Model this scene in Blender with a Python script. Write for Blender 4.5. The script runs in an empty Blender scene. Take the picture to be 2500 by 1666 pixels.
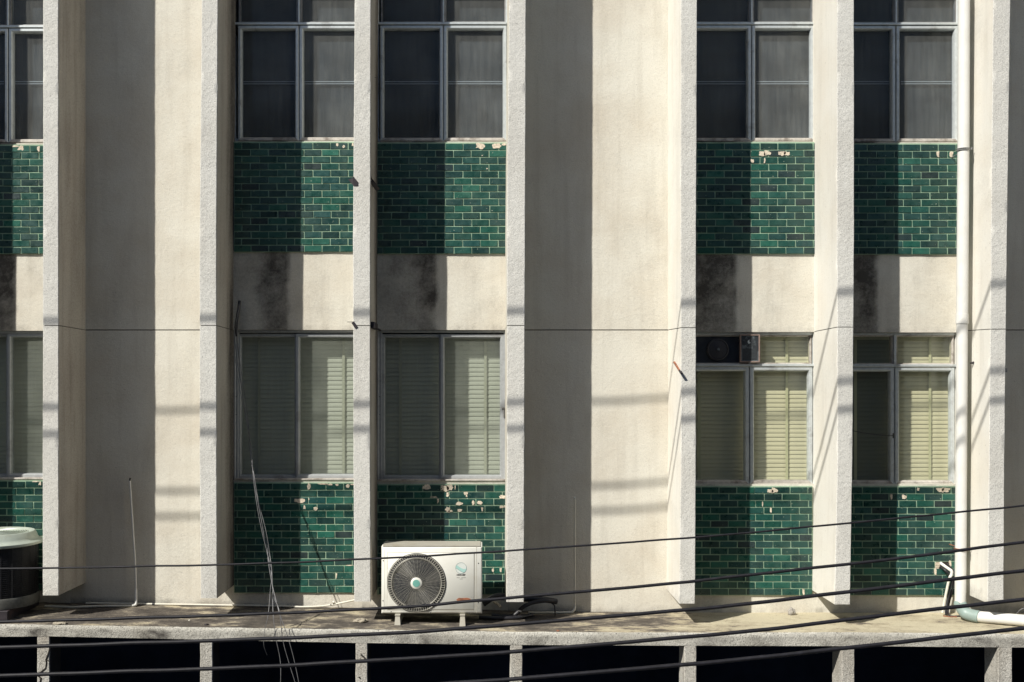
import bpy, math, random
from mathutils import Vector, noise as mn
R = math.radians
F, CX, CY, H0 = 2565.0, 1169.0, 961.0, 5.6      # measured from the photograph: focal length and vanishing point (px)
YF, YL = -0.579, -0.833                          # front of the fins, front of the ledge (wall plane is y = 0)
DF, DL = 9 + YF, 9 + YL
SUN = (1.04, 1.0, -1.26)
rnd = random.Random(7)
scene = bpy.context.scene
C = scene.collection

def P(px, py, D=9.0):
    return Vector(((px - CX) * D / F, D - 9.0, H0 - (py - CY) * D / F))
def X(px, D=9.0): return (px - CX) * D / F
def Z(py, D=9.0): return H0 - (py - CY) * D / F
def PX(x): return CX + x * 285.0
def PY(z): return CY - (z - H0) * 285.0
def lerp(pts, t):
    if t <= pts[0][0]: a, b = pts[0], pts[1]
    elif t >= pts[-1][0]: a, b = pts[-2], pts[-1]
    else:
        for i in range(len(pts) - 1):
            if pts[i][0] <= t <= pts[i + 1][0]: a, b = pts[i], pts[i + 1]; break
    u = (t - a[0]) / (b[0] - a[0])
    return a[1] + (b[1] - a[1]) * u
def clampl(pts, t): return lerp(pts, min(max(t, pts[0][0]), pts[-1][0]))
def nz(x, y, z, s=1.0): return mn.noise(Vector((x * s, y * s, z * s)))
def fbm(x, y, z, s=1.0): return mn.fractal(Vector((x * s, y * s, z * s)), 0.6, 2.0, 4)
def sm(a, b, x):
    t = min(max((x - a) / (b - a), 0), 1); return t * t * (3 - 2 * t)

# ------------------------------------------------------------------ materials
def newmat(name):
    m = bpy.data.materials.new(name); m.use_nodes = True
    nt = m.node_tree; nt.nodes.clear()
    out = nt.nodes.new('ShaderNodeOutputMaterial')
    return m, nt, out
def N(nt, t, **kw):
    n = nt.nodes.new(t)
    for k, v in kw.items(): setattr(n, k, v)
    return n
def L(nt, a, b): nt.links.new(a, b)
def tex(nt, scale, detail=4, rough=.55, stretch=None):
    tc = N(nt, 'ShaderNodeTexCoord'); n = N(nt, 'ShaderNodeTexNoise')
    n.inputs['Scale'].default_value = scale; n.inputs['Detail'].default_value = detail; n.inputs['Roughness'].default_value = rough
    if stretch:
        mp = N(nt, 'ShaderNodeMapping'); mp.inputs['Scale'].default_value = stretch
        L(nt, tc.outputs['Object'], mp.inputs[0]); L(nt, mp.outputs[0], n.inputs[0])
    else: L(nt, tc.outputs['Object'], n.inputs[0])
    return n.outputs[0]
def rng(nt, v, a, b, c=0., d=1.):
    m = N(nt, 'ShaderNodeMapRange'); m.inputs[1].default_value = a; m.inputs[2].default_value = b
    m.inputs[3].default_value = c; m.inputs[4].default_value = d
    L(nt, v, m.inputs[0]); return m.outputs[0]
def mixc(nt, f, a, b, mode='MIX'):
    m = N(nt, 'ShaderNodeMix', data_type='RGBA', blend_type=mode)
    for s, v in ((m.inputs[0], f), (m.inputs[6], a), (m.inputs[7], b)):
        if isinstance(v, (int, float)): s.default_value = v
        elif isinstance(v, (tuple, list)): s.default_value = (*v, 1)
        else: L(nt, v, s)
    return m.outputs[2]
def mth(nt, op, a, b=0.):
    m = N(nt, 'ShaderNodeMath', operation=op)
    for s, v in ((m.inputs[0], a), (m.inputs[1], b)):
        if isinstance(v, (int, float)): s.default_value = v
        else: L(nt, v, s)
    return m.outputs[0]
def attr(nt, name):
    a = N(nt, 'ShaderNodeAttribute'); a.attribute_name = name; return a
def bsdf(nt, out, color, rough=.8, metal=0., spec=.3):
    b = N(nt, 'ShaderNodeBsdfPrincipled')
    for k, v in (('Base Color', color), ('Roughness', rough), ('Metallic', metal), ('Specular IOR Level', spec)):
        if isinstance(v, (int, float)): b.inputs[k].default_value = v
        elif isinstance(v, (tuple, list)): b.inputs[k].default_value = (*v, 1)
        else: L(nt, v, b.inputs[k])
    if out: L(nt, b.outputs[0], out.inputs[0])
    return b
def bump(nt, b, h, dist, strength=1.):
    n = N(nt, 'ShaderNodeBump'); n.inputs['Distance'].default_value = dist; n.inputs['Strength'].default_value = strength
    L(nt, h, n.inputs['Height']); L(nt, n.outputs[0], b.inputs['Normal'])

def stucco(name, base, blotch, speck=(.1, .1, .1), speck_amt=.35, blotch_amt=.6, grime_col=(.045, .040, .037), bd=.004, fine=130, grain=.12, streak=.15):
    m, nt, out = newmat(name)
    big = rng(nt, tex(nt, 1.6, 6, .6), .42, .68)
    col = mixc(nt, mth(nt, 'MULTIPLY', big, blotch_amt), base, blotch)
    st = rng(nt, tex(nt, 2.2, 5, .6, (5, 5, .35)), .5, .75)
    col = mixc(nt, mth(nt, 'MULTIPLY', st, streak), col, tuple(c * .55 for c in blotch))
    g1 = tex(nt, fine, 3, .7)
    col = mixc(nt, 1.0, col, mixc(nt, rng(nt, g1, .3, .7), (1 - grain,) * 3, (1 + grain,) * 3), 'MULTIPLY')
    sp = rng(nt, tex(nt, fine * .62, 3, .7), .54, .68)
    col = mixc(nt, mth(nt, 'MULTIPLY', sp, speck_amt), col, speck)
    pit = rng(nt, tex(nt, 42, 2, .5), .70, .74)
    col = mixc(nt, mth(nt, 'MULTIPLY', pit, .32), col, tuple(c * .35 for c in blotch))
    ga = attr(nt, 'grime').outputs['Fac']
    gn = mth(nt, 'ADD', ga, mth(nt, 'MULTIPLY', mth(nt, 'SUBTRACT', tex(nt, 38, 8, .8), .5), mth(nt, 'MULTIPLY', rng(nt, ga, 0, .3), 1.15)))
    gf = rng(nt, gn, .08, 1.12, 0, .92)
    col = mixc(nt, gf, col, grime_col)
    b = bsdf(nt, out, col, .92, 0, .15)
    bump(nt, b, mth(nt, 'ADD', g1, mth(nt, 'MULTIPLY', tex(nt, 30, 4, .6), 1.2)), bd, .8)
    return m
def plain(name, col, rough=.5, metal=0., var=.18, scale=14, spec=.4, dirt=None, dirt_amt=.5, bd=0, lo=.55, hi=.72):
    m, nt, out = newmat(name)
    c = mixc(nt, rng(nt, tex(nt, scale, 5, .6), .3, .7), tuple(v * (1 - var) for v in col), tuple(min(1, v * (1 + var)) for v in col))
    if dirt: c = mixc(nt, mth(nt, 'MULTIPLY', rng(nt, tex(nt, 5, 8, .7), lo, hi), dirt_amt), c, dirt)
    b = bsdf(nt, out, c, rough, metal, spec)
    if bd: bump(nt, b, tex(nt, scale * 3, 4), bd)
    return m
def glass(name, dust, dcol, tint, refl=.06, lo=.7):
    m, nt, out = newmat(name)
    tr = N(nt, 'ShaderNodeBsdfTransparent'); tr.inputs[0].default_value = (*tint, 1)
    di = N(nt, 'ShaderNodeBsdfDiffuse')
    stk = rng(nt, tex(nt, 9, 5, .6, (4, 4, .35)), .3, .7, lo, 1.2)
    L(nt, mixc(nt, rng(nt, tex(nt, 3, 5, .6), .35, .7), dcol, tuple(c * .6 for c in dcol)), di.inputs[0])
    mx = N(nt, 'ShaderNodeMixShader'); L(nt, mth(nt, 'MULTIPLY', stk, dust), mx.inputs[0])
    L(nt, tr.outputs[0], mx.inputs[1]); L(nt, di.outputs[0], mx.inputs[2])
    gl = N(nt, 'ShaderNodeBsdfGlossy'); gl.inputs['Roughness'].default_value = .06; gl.inputs['Color'].default_value = (.9, .95, 1, 1)
    m2 = N(nt, 'ShaderNodeMixShader'); m2.inputs[0].default_value = refl
    L(nt, mx.outputs[0], m2.inputs[1]); L(nt, gl.outputs[0], m2.inputs[2]); L(nt, m2.outputs[0], out.inputs[0])
    return m

M = {}
M['wall'] = stucco('wall_render', (.64, .62, .55), (.50, .445, .36), (.22, .20, .17), .22, .55, bd=.003, grain=.08, streak=.24)
M['fin'] = stucco('fin_pebbledash', (.66, .652, .61), (.55, .53, .48), (.17, .17, .16), .45, .5, bd=.005, fine=150, grain=.24, streak=.16)
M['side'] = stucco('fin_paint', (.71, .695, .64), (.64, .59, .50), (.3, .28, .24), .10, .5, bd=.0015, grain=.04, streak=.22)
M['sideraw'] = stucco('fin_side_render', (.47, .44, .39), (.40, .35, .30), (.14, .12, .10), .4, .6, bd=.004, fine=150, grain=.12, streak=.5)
M['beam'] = stucco('ledge_edge', (.56, .545, .49), (.36, .34, .29), (.07, .065, .06), .8, .8, bd=.008, fine=120, grain=.3, streak=.2)
M['column'] = stucco('column_render', (.52, .505, .46), (.36, .32, .26), (.08, .07, .06), .75, .8, bd=.008, fine=120, grain=.28, streak=.5)
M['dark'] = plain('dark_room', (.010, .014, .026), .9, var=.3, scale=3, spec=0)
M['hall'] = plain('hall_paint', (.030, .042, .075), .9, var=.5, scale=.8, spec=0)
M['jamb'] = plain('column_side_shade', (.02, .021, .024), .8, spec=.1)  # near-black that paints shade onto the columns' right faces
M['groove'] = plain('groove', (.04, .035, .03), .95, spec=0)

def slab_mat():
    m, nt, out = newmat('ledge_top')
    n1 = tex(nt, 3.2, 10, .72, (1, 1.8, 1)); n2 = tex(nt, 14, 8, .8, (1, 2.4, 1))
    ga = attr(nt, 'grime').outputs['Fac']
    f = mth(nt, 'ADD', mth(nt, 'ADD', mth(nt, 'MULTIPLY', n1, 1.5), mth(nt, 'MULTIPLY', n2, .5)), mth(nt, 'MULTIPLY', ga, .30))
    cr = N(nt, 'ShaderNodeValToRGB'); e = cr.color_ramp.elements
    f = rng(nt, f, .7, 1.5)
    e[0].position = .12; e[0].color = (.52, .47, .34, 1); e[1].position = .85; e[1].color = (.060, .053, .047, 1)
    a = e.new(.36); a.color = (.40, .35, .25, 1); a = e.new(.47); a.color = (.20, .175, .14, 1); a = e.new(.60); a.color = (.105, .092, .078, 1)
    L(nt, f, cr.inputs[0])
    g = tex(nt, 150, 3, .7)
    col = mixc(nt, 1.0, cr.outputs[0], mixc(nt, rng(nt, g, .3, .7), (.82,) * 3, (1.18,) * 3), 'MULTIPLY')
    sp = rng(nt, tex(nt, 26, 6, .75), .60, .66)
    col = mixc(nt, mth(nt, 'MULTIPLY', sp, .6), col, (.07, .06, .05))
    b = bsdf(nt, out, col, .9, 0, .15); bump(nt, b, mth(nt, 'ADD', g, tex(nt, 20, 6)), .006, .8)
    return m
M['slab'] = slab_mat()

def tile_mat():
    m, nt, out = newmat('glazed_green_tile')
    a = attr(nt, 'tint').outputs['Color']
    n = tex(nt, 16, 5, .65)
    col = mixc(nt, 1.0, a, mixc(nt, rng(nt, n, .3, .7), (.72, .75, .78), (1.28, 1.22, 1.2)), 'MULTIPLY')
    dust = rng(nt, tex(nt, 5, 6, .65, (1, 1, .5)), .45, .8)
    col = mixc(nt, mth(nt, 'MULTIPLY', dust, .10), col, (.30, .33, .28))
    sp = rng(nt, tex(nt, 75, 2, .5), .735, .75)
    col = mixc(nt, mth(nt, 'MULTIPLY', sp, .8), col, (.45, .50, .40))
    b = bsdf(nt, out, col, rng(nt, n, .3, .7, .22, .45), 0, .5)
    bump(nt, b, tex(nt, 9, 3), .006, .5)
    return m
M['tile'] = tile_mat()
M['grout'] = plain('grout', (.29, .41, .30), .9, var=.22, scale=9, spec=.1, dirt=(.10, .13, .09), dirt_amt=.6)
M['mortar'] = plain('mortar', (.62, .545, .44), .95, var=.3, scale=60, spec=.1, bd=.003)
M['alulow'] = plain('aluminium_frame_dull', (.40, .42, .43), .42, .3, var=.1, scale=30, dirt=(.12, .11, .11), dirt_amt=.35, lo=.56, hi=.64)
M['alu'] = plain('aluminium_frame', (.55, .59, .60), .38, .35, var=.1, scale=30, dirt=(.12, .10, .09), dirt_amt=.35, lo=.56, hi=.64)
M['alusill'] = plain('aluminium_sill', (.50, .47, .43), .5, .15, var=.2, scale=22, dirt=(.11, .08, .06), dirt_amt=.65, lo=.5, hi=.6)
M['alud'] = plain('aluminium_dirty', (.24, .24, .24), .5, .2, var=.3, scale=25, dirt=(.05, .045, .04), dirt_amt=.7)
M['pvc'] = plain('pvc_white', (.68, .68, .65), .35, var=.03, dirt=(.50, .44, .36), dirt_amt=.35, lo=.5, hi=.8)
M['pvcdim'] = plain('pvc_aged', (.62, .60, .52), .45, var=.06, dirt=(.3, .27, .2), dirt_amt=.6)
M['teal'] = plain('pvc_teal', (.25, .33, .31), .4, var=.06, dirt=(.2, .2, .17), dirt_amt=.4)
M['black'] = plain('black_rubber', (.018, .018, .022), .45, var=.2, spec=.5)
M['cable'] = plain('cable_sheath', (.011, .011, .015), .55, var=.4, scale=22, spec=.3)
M['wire'] = plain('old_wire', (.15, .15, .155), .4, var=.3, spec=.5)
M['iron'] = plain('dark_iron', (.035, .03, .035), .6, .3, var=.4, dirt=(.12, .05, .03), dirt_amt=.5)
M['rust'] = plain('rust', (.27, .11, .06), .85, var=.4, scale=30, dirt=(.08, .04, .03), dirt_amt=.6)
M['cream'] = plain('unit_paint', (.74, .735, .67), .42, var=.03, scale=4, dirt=(.45, .38, .26), dirt_amt=.25, lo=.5, hi=.75)
M['cream2'] = plain('unit_trim', (.42, .40, .34), .45, var=.06, scale=8, dirt=(.3, .24, .15), dirt_amt=.5)
M['grille'] = plain('wire_grille', (.40, .385, .33), .45, .1, var=.15, dirt=(.12, .09, .06), dirt_amt=.5)
M['hub'] = plain('hub_teal', (.16, .40, .34), .5, var=.15)
M['logoteal'] = plain('logo_teal', (.37, .60, .55), .5, var=.05)
M['logopale'] = plain('logo_pale', (.66, .70, .66), .5, var=.03)
M['logoline'] = plain('logo_line', (.22, .30, .29), .5, var=.05)
M['ink'] = plain('ink', (.05, .05, .05), .6, var=.1)
M['inkdim'] = plain('ink_faded', (.25, .25, .22), .6, var=.1)
M['condtop'] = plain('condenser_top', (.42, .47, .41), .4, .1, var=.06, dirt=(.25, .22, .15), dirt_amt=.5)
M['condpan'] = plain('condenser_base', (.10, .10, .09), .6, var=.3, dirt=(.03, .03, .025), dirt_amt=.7)
M['condbody'] = plain('condenser_coil', (.018, .019, .022), .6, .2, var=.3, scale=30)
M['blind'] = plain('blind_slat', (.60, .575, .48), .5, var=.05, scale=3)
M['blindg'] = plain('blind_slat_grey', (.59, .60, .49), .5, var=.05, scale=3)
M['blindd'] = plain('blind_slat_dark', (.17, .18, .16), .6, var=.05, scale=3)
M['tape'] = plain('blind_tape', (.50, .50, .38), .8, var=.05)
M['curtain'] = plain('grey_curtain', (.060, .063, .064), .9, var=.3, scale=5, spec=0)
M['curtaind'] = plain('dark_curtain', (.055, .06, .058), .9, var=.3, scale=5, spec=0)
M['rail'] = plain('pale_rail', (.40, .41, .40), .4, var=.1)
M['panel'] = plain('dark_panel', (.032, .037, .046), .7, var=.2, spec=.2)
M['vent'] = plain('vent_cap', (.03, .03, .036), .55, var=.2)
M['plaque'] = plain('plaque_face', (.13, .15, .16), .4, .2, var=.25, scale=30, dirt=(.03, .035, .04), dirt_amt=.9, lo=.48, hi=.52)
M['plaqued'] = plain('plaque_dark', (.035, .04, .045), .5, var=.4, scale=60, dirt=(.12, .13, .14), dirt_amt=.5, lo=.55, hi=.6)
M['plaquef'] = plain('plaque_frame', (.24, .175, .15), .6, var=.2, scale=30)
M['stone'] = plain('stone', (.33, .31, .28), .95, var=.25, scale=30, bd=.01)
M['rubble'] = plain('rubble', (.36, .32, .25), .95, var=.3, scale=40, bd=.01)
M['asphalt'] = plain('asphalt', (.055, .055, .055), .9, var=.25, scale=20, bd=.01)
M['far'] = plain('blocker_grey', (.12, .135, .16), .9, var=.2, scale=2)
M['pave'] = plain('paving', (.14, .145, .155), .9, var=.15, scale=3, dirt=(.15, .14, .12), dirt_amt=.5)
M['glassup'] = glass('dusty_glass', .17, (.42, .43, .41), (.72, .79, .86), .012, .7)
M['glasslo'] = glass('hazy_glass', .17, (.52, .56, .49), (.74, .77, .77), .035, .8)
M['glassc'] = glass('clear_glass', .09, (.50, .55, .48), (.86, .87, .78), .03, .8)

# ------------------------------------------------------------------ mesh builder
class MB:
    def __init__(s): s.v = []; s.f = []; s.mi = []; s.at = {}; s.cur = 0
    def vert(s, p, **a):
        s.v.append(Vector(p))
        for k, val in a.items(): s.at.setdefault(k, {})[len(s.v) - 1] = val
        return len(s.v) - 1
    def face(s, idx, mi=None): s.f.append(tuple(idx)); s.mi.append(s.cur if mi is None else mi)
    def hexa(s, p, mi=None):      # p: 8 points, bottom ring (front-left, front-right, back-right, back-left) then top ring
        i = [s.vert(q) for q in p]
        for f in ((0, 3, 2, 1), (4, 5, 6, 7), (0, 1, 5, 4), (1, 2, 6, 5), (2, 3, 7, 6), (3, 0, 4, 7)): s.face([i[k] for k in f], mi)
    def box(s, x0, x1, y0, y1, z0, z1, mi=None):
        s.hexa([(x0, y0, z0), (x1, y0, z0), (x1, y1, z0), (x0, y1, z0), (x0, y0, z1), (x1, y0, z1), (x1, y1, z1), (x0, y1, z1)], mi)
    def bbox(s, x0, x1, y0, y1, z0, z1, b, mi=None):   # box with chamfered front face edges
        r = [[(x0, y1), (x0, y1)], ]
        rings = [(0, y1), (0, y0 + b), (b, y0)]
        prev = None
        for ins, y in rings:
            cur = [s.vert((x0 + ins, y, z0 + ins)), s.vert((x1 - ins, y, z0 + ins)), s.vert((x1 - ins, y, z1 - ins)), s.vert((x0 + ins, y, z1 - ins))]
            if prev:
                for k in range(4): s.face((prev[k], prev[(k + 1) % 4], cur[(k + 1) % 4], cur[k]), mi)
            else: s.face(cur[::-1], mi)
            prev = cur
        s.face(prev, mi)
    def ring(s, x0, x1, z0, z1, prof, mi=None):        # mitred rectangular frame; prof = [(inset, y), ...] swept around
        loops = []
        for ins, y in prof:
            loops.append([s.vert((x0 + ins, y, z0 + ins)), s.vert((x1 - ins, y, z0 + ins)), s.vert((x1 - ins, y, z1 - ins)), s.vert((x0 + ins, y, z1 - ins))])
        for a, b in zip(loops, loops[1:]):
            for k in range(4): s.face((a[k], a[(k + 1) % 4], b[(k + 1) % 4], b[k]), mi)
    def tube(s, pts, r, seg=10, mi=None, cap=True):
        pts = [Vector(p) for p in pts]; rr = r if isinstance(r, (list, tuple)) else [r] * len(pts)
        loops = []; up = None
        for i, p in enumerate(pts):
            t = (pts[min(i + 1, len(pts) - 1)] - pts[max(i - 1, 0)]).normalized()
            if up is None: up = t.orthogonal().normalized()
            up = (up - t * up.dot(t)).normalized(); w = t.cross(up)
            loops.append([s.vert(p + (up * math.cos(a) + w * math.sin(a)) * rr[i]) for a in (2 * math.pi * k / seg for k in range(seg))])
        for a, b in zip(loops, loops[1:]):
            for k in range(seg): s.face((a[k], a[(k + 1) % seg], b[(k + 1) % seg], b[k]), mi)
        if cap: s.face(loops[0][::-1], mi); s.face(loops[-1], mi)
    def lathe(s, c, prof, seg=48, axis='Z', mi=None, a0=0, a1=2 * math.pi):  # prof = [(radius, height)]
        c = Vector(c); loops = []
        for r, h in prof:
            lp = []
            for k in range(seg):
                a = 2 * math.pi * k / seg
                if axis == 'Z': q = Vector((math.cos(a) * r, math.sin(a) * r, h))
                else: q = Vector((math.cos(a) * r, -h, math.sin(a) * r))
                lp.append(s.vert(c + q))
            loops.append(lp)
        for a, b in zip(loops, loops[1:]):
            for k in range(seg): s.face((a[k], a[(k + 1) % seg], b[(k + 1) % seg], b[k]), mi)
        if prof[0][0] > 1e-5: s.face(loops[0][::-1], mi)
        if prof[-1][0] > 1e-5: s.face(loops[-1], mi)
    def blob(s, c, rx, rz, y0, y1, n=14, jag=.25, seed=0, mi=None):   # irregular chip: thin prism in the XZ plane
        rr = random.Random(seed); a = []; b = []
        for k in range(n):
            t = 2 * math.pi * k / n; j = 1 + jag * 1.5 * mn.noise(Vector((math.cos(t) * 1.4, math.sin(t) * 1.4, seed * 3.7))) + rr.uniform(-.10, .10)
            e = .75
            cx_, cz_ = math.copysign(abs(math.cos(t)) ** e, math.cos(t)), math.copysign(abs(math.sin(t)) ** e, math.sin(t))
            a.append(s.vert((c[0] + cx_ * rx * j, y0, c[1] + cz_ * rz * j))); b.append(s.vert((c[0] + cx_ * rx * j, y1, c[1] + cz_ * rz * j)))
        s.face(a, mi)
        for k in range(n): s.face((a[k], b[k], b[(k + 1) % n], a[(k + 1) % n]), mi)
    def build(s, name, mats, parent=None, smooth=None, origin=None):
        me = bpy.data.meshes.new(name)
        o = bpy.data.objects.new(name, me); C.objects.link(o)
        org = Vector((0, 0, 0))
        if parent is not None: org = Vector(parent.location) if parent.parent is None else Vector(parent.parent.location)
        if parent is None and origin is not None: org = Vector(origin); o.location = org
        me.from_pydata([v - org for v in s.v], [], s.f)
        for m in (mats if isinstance(mats, (list, tuple)) else [mats]): me.materials.append(m)
        me.polygons.foreach_set('material_index', s.mi)
        for k, d in s.at.items():
            val = next(iter(d.values()))
            if isinstance(val, (tuple, list)):
                a = me.attributes.new(k, 'FLOAT_COLOR', 'POINT')
                for i, q in d.items(): a.data[i].color = (*q, 1)
            else:
                a = me.attributes.new(k, 'FLOAT', 'POINT')
                for i, q in d.items(): a.data[i].value = q
        if smooth:
            me.shade_smooth(); me.set_sharp_from_angle(angle=R(smooth))
        if parent is not None: o.parent = parent
        me.update(); return o
def tag(o, label=None, cat=None, group=None, kind=None):
    for k, v in (('label', label), ('category', cat), ('group', group), ('kind', kind)):
        if v: o[k] = v
    return o
def thing(name, loc, label, cat, group=None):
    o = bpy.data.objects.new(name, None); C.objects.link(o); o.location = loc; o.empty_display_size = .1
    return tag(o, label, cat, group)

# ------------------------------------------------------------------ the building
bld = thing('office_building', (0, 0, 0), 'weathered concrete building with projecting vertical fins, dark windows and green glazed tile panels', 'building')
ZT = H0 + 6.2
XL, XR = X(-900), X(3300)
slab_back = [(-900, 1462), (0, 1470), (380, 1475), (575, 1478), (750, 1482), (1050, 1487), (1450, 1494), (1800, 1496), (2500, 1496), (3300, 1498)]
slab_front = [(-900, 1505), (0, 1526), (121, 1528), (488, 1534), (868, 1539), (1246, 1545), (1700, 1547), (2087, 1546), (2472, 1550), (3300, 1556)]
slab_under = [(-900, 1535), (0, 1555), (121, 1554), (488, 1562), (868, 1570), (1246, 1575), (1700, 1577), (2087, 1578), (2472, 1581), (3300, 1586)]
def slabz(x, y):     # height of the ledge top at world x, y
    zb = Z(lerp(slab_back, CX + x * F / 9), 9); zf = Z(lerp(slab_front, CX + x * F / DL), DL)
    return zb + (zf - zb) * (y / YL)

def grid_wall(px0, px1, z0, z1, grimef=None, y=0., step=.04, mat='wall', jit=.0012, name='wall', yb=.25):
    mb = MB(); x0, x1 = (px0 - CX) / 285., (px1 - CX) / 285.
    nx = max(2, int((x1 - x0) / step)); nzz = max(2, int((z1 - z0) / step)); g = []
    for j in range(nzz + 1):
        z = z0 + (z1 - z0) * j / nzz; row = []
        for i in range(nx + 1):
            x = x0 + (x1 - x0) * i / nx
            gr = grimef(PX(x), PY(z)) if grimef else 0.
            row.append(mb.vert((x, y + fbm(x, 3, z, 3) * jit * 2, z), grime=gr))
        g.append(row)
    for j in range(nzz):
        for i in range(nx): mb.face((g[j][i], g[j][i + 1], g[j + 1][i + 1], g[j + 1][i]))
    b = [mb.vert(q, grime=0.) for q in ((x0, yb, z0), (x1, yb, z0), (x1, yb, z1), (x0, yb, z1))]
    mb.face(b[::-1])
    mb.face([b[0], b[1]] + g[0][::-1]); mb.face([b[3], b[2]][::-1] + [])if False else None
    mb.face(g[0][::-1] + [b[0], b[1]][0:0] + [b[0], b[1]]) if False else None
    mb.face([b[2], b[3]] + g[-1])
    mb.face([b[3], b[0]] + [r[0] for r in g]); mb.face([b[1], b[2]] + [r[-1] for r in g][::-1])
    return mb.build(name, M[mat], bld, smooth=50)

def spandrel_grime(bands, ybot=806, ytop=617):
    def f(px, py):
        v = 0
        for a, b, w in bands:
            wob = fbm(px * .01, 0, py * .012) * 14
            e = sm(a - 40, a + 30, px + wob * .9) * (1 - sm(b - 9, b + 9, px + wob * .5)) * (1 - .25 * sm(ytop, ybot, py))
            v = max(v, e * w * (.95 + .35 * fbm(px * .02, 1, py * .02)))
        v = max(v, (.22 + .3 * fbm(px * .03, 2, 0)) * sm(ybot - 26, ybot - 2, py))
        v = max(v, (.12 + .2 * fbm(px * .02, 5, 1)) * (1 - sm(ytop, ytop + 30, py)))
        v = max(v, .10 + .14 * fbm(px * .015, 7, py * .01))
        return max(0., v)
    return f
# bays: left edge, right edge, tile bounds, window bounds
BAY = {
 '0': dict(l=-185, r=172, tu=(355, 620), tl=(1175, 1443), wu=(-25, 350), wl=(808, 1172), xm=20, xml=22, g=[(-60, 36, 1.15)]),
 'A': dict(l=569, r=884, tu=(348, 615.5), tl=(1180, 1448), wu=(-25, 344.5), wl=(806, 1174), xm=730, xml=728, g=[(545, 640, .42), (628, 705, 1.05)]),
 'B': dict(l=919, r=1240, tu=(350, 620), tl=(1184, 1452), wu=(-25, 346), wl=(806, 1176), xm=1082, xml=1081, g=[(925, 1010, .6), (1005, 1066, 1.05)]),
 'C': dict(l=1664, r=1991, tu=(349, 620.5), tl=(1189, 1454), wu=(-25, 346), wl=(811, 1184), xm=1834.5, xml=1829, g=[(1600, 1797, 1.12)]),
 'D': dict(l=2010, r=2341, tu=(352, 621.5), tl=(1189, 1454), wu=(-25, 348), wl=(812, 1184), xm=2187.5, xml=2184, g=[(2000, 2142, 1.12)]),
}
def zpx(py): return H0 - (py - CY) / 285.
for k, b in BAY.items():
    xm = (b['l'] + b['r']) / 2
    grid_wall(b['l'], b['r'], zpx(1515), zpx(b['wl'][1] - 2), spandrel_grime([(b['l'] + 20, b['l'] + 90, .35)], lerp(slab_back, xm), 1450))
    grid_wall(b['l'], b['r'], zpx(b['wl'][0]), zpx(b['wu'][1]), spandrel_grime(b['g'], b['wl'][0], b['tu'][1] + 3), step=.025)
    grid_wall(b['l'], b['r'], zpx(b['wu'][0]), ZT, None, step=.3)
def blank_grime(px, py):
    base = lerp(slab_back, px)
    v = (.45 + .5 * fbm(px * .02, 9, py * .02)) * sm(base - 22, base, py)
    v = max(v, .05 + .14 * fbm(px * .006, 3, py * .004))
    return max(0., v)
for a, c in ((208, 541), (1276, 1640), (2380, 2860)):
    grid_wall(a, c, zpx(1515), zpx(807.2), blank_grime, step=.05)
    grid_wall(a, c, zpx(804.8), ZT, lambda px, py: max(0., .04 + .15 * fbm(px * .006, 3, py * .004)), step=.05)
    mb = MB(); mb.box(X(a), X(c), .012, .2, zpx(815), zpx(797)); mb.build('joint_groove', M['groove'], bld)
grid_wall(-900, -200, zpx(1515), ZT, None, step=.2); grid_wall(2870, 3300, zpx(1515), ZT, None, step=.2)
for a, c in ((-200, -185), (172, 208), (541, 569), (884, 919), (1240, 1276), (1640, 1664), (1991, 2010), (2341, 2380), (2860, 2870)):
    grid_wall(a, c, zpx(1515), zpx(1400), blank_grime, step=.03)

# fins: (photo y, left x, right x) of the front face, joint heights front/back, bottom heights
FIN = {
 '0': dict(p=[(0, -258, -220), (1450, -258, -220)], j=(795, 806), b=1452),
 '1': dict(p=[(0, 105, 142.5), (560, 105, 142.5), (1120, 104, 143), (1454, 104.5, 143.5)], j=(795, 806), b=1454),
 '2': dict(p=[(0, 493, 532), (560, 487.5, 528.3), (1120, 487.5, 528.5), (1461, 490, 530)], j=(795, 806), b=1461),
 '3': dict(p=[(0, 866, 905.3), (560, 862, 904), (1120, 863, 903.5), (1469, 865, 905)], j=(795, 806), b=1469),
 '4': dict(p=[(0, 1243, 1284), (560, 1238, 1282), (1100, 1238, 1280), (1470, 1236.5, 1279)], j=(795, 805), b=1470),
 '5': dict(p=[(0, 1662.5, 1702), (560, 1662, 1699.5), (1100, 1663, 1699), (1474, 1658.5, 1697)], j=(800.5, 806), b=1474),
 '6': dict(p=[(0, 2043.5, 2085), (560, 2043.5, 2085.5), (1100, 2045, 2081.6), (1476, 2037.5, 2075.5)], j=(799, 810), b=1476),
 '7': dict(p=[(0, 2425, 2467), (560, 2420, 2459), (1120, 2415, 2452.5), (1472, 2411, 2450.5)], j=(804, 809), b=1473),
 '8': dict(p=[(0, 2880, 2920), (1480, 2866, 2906)], j=(804, 809), b=1480),
}
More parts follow.
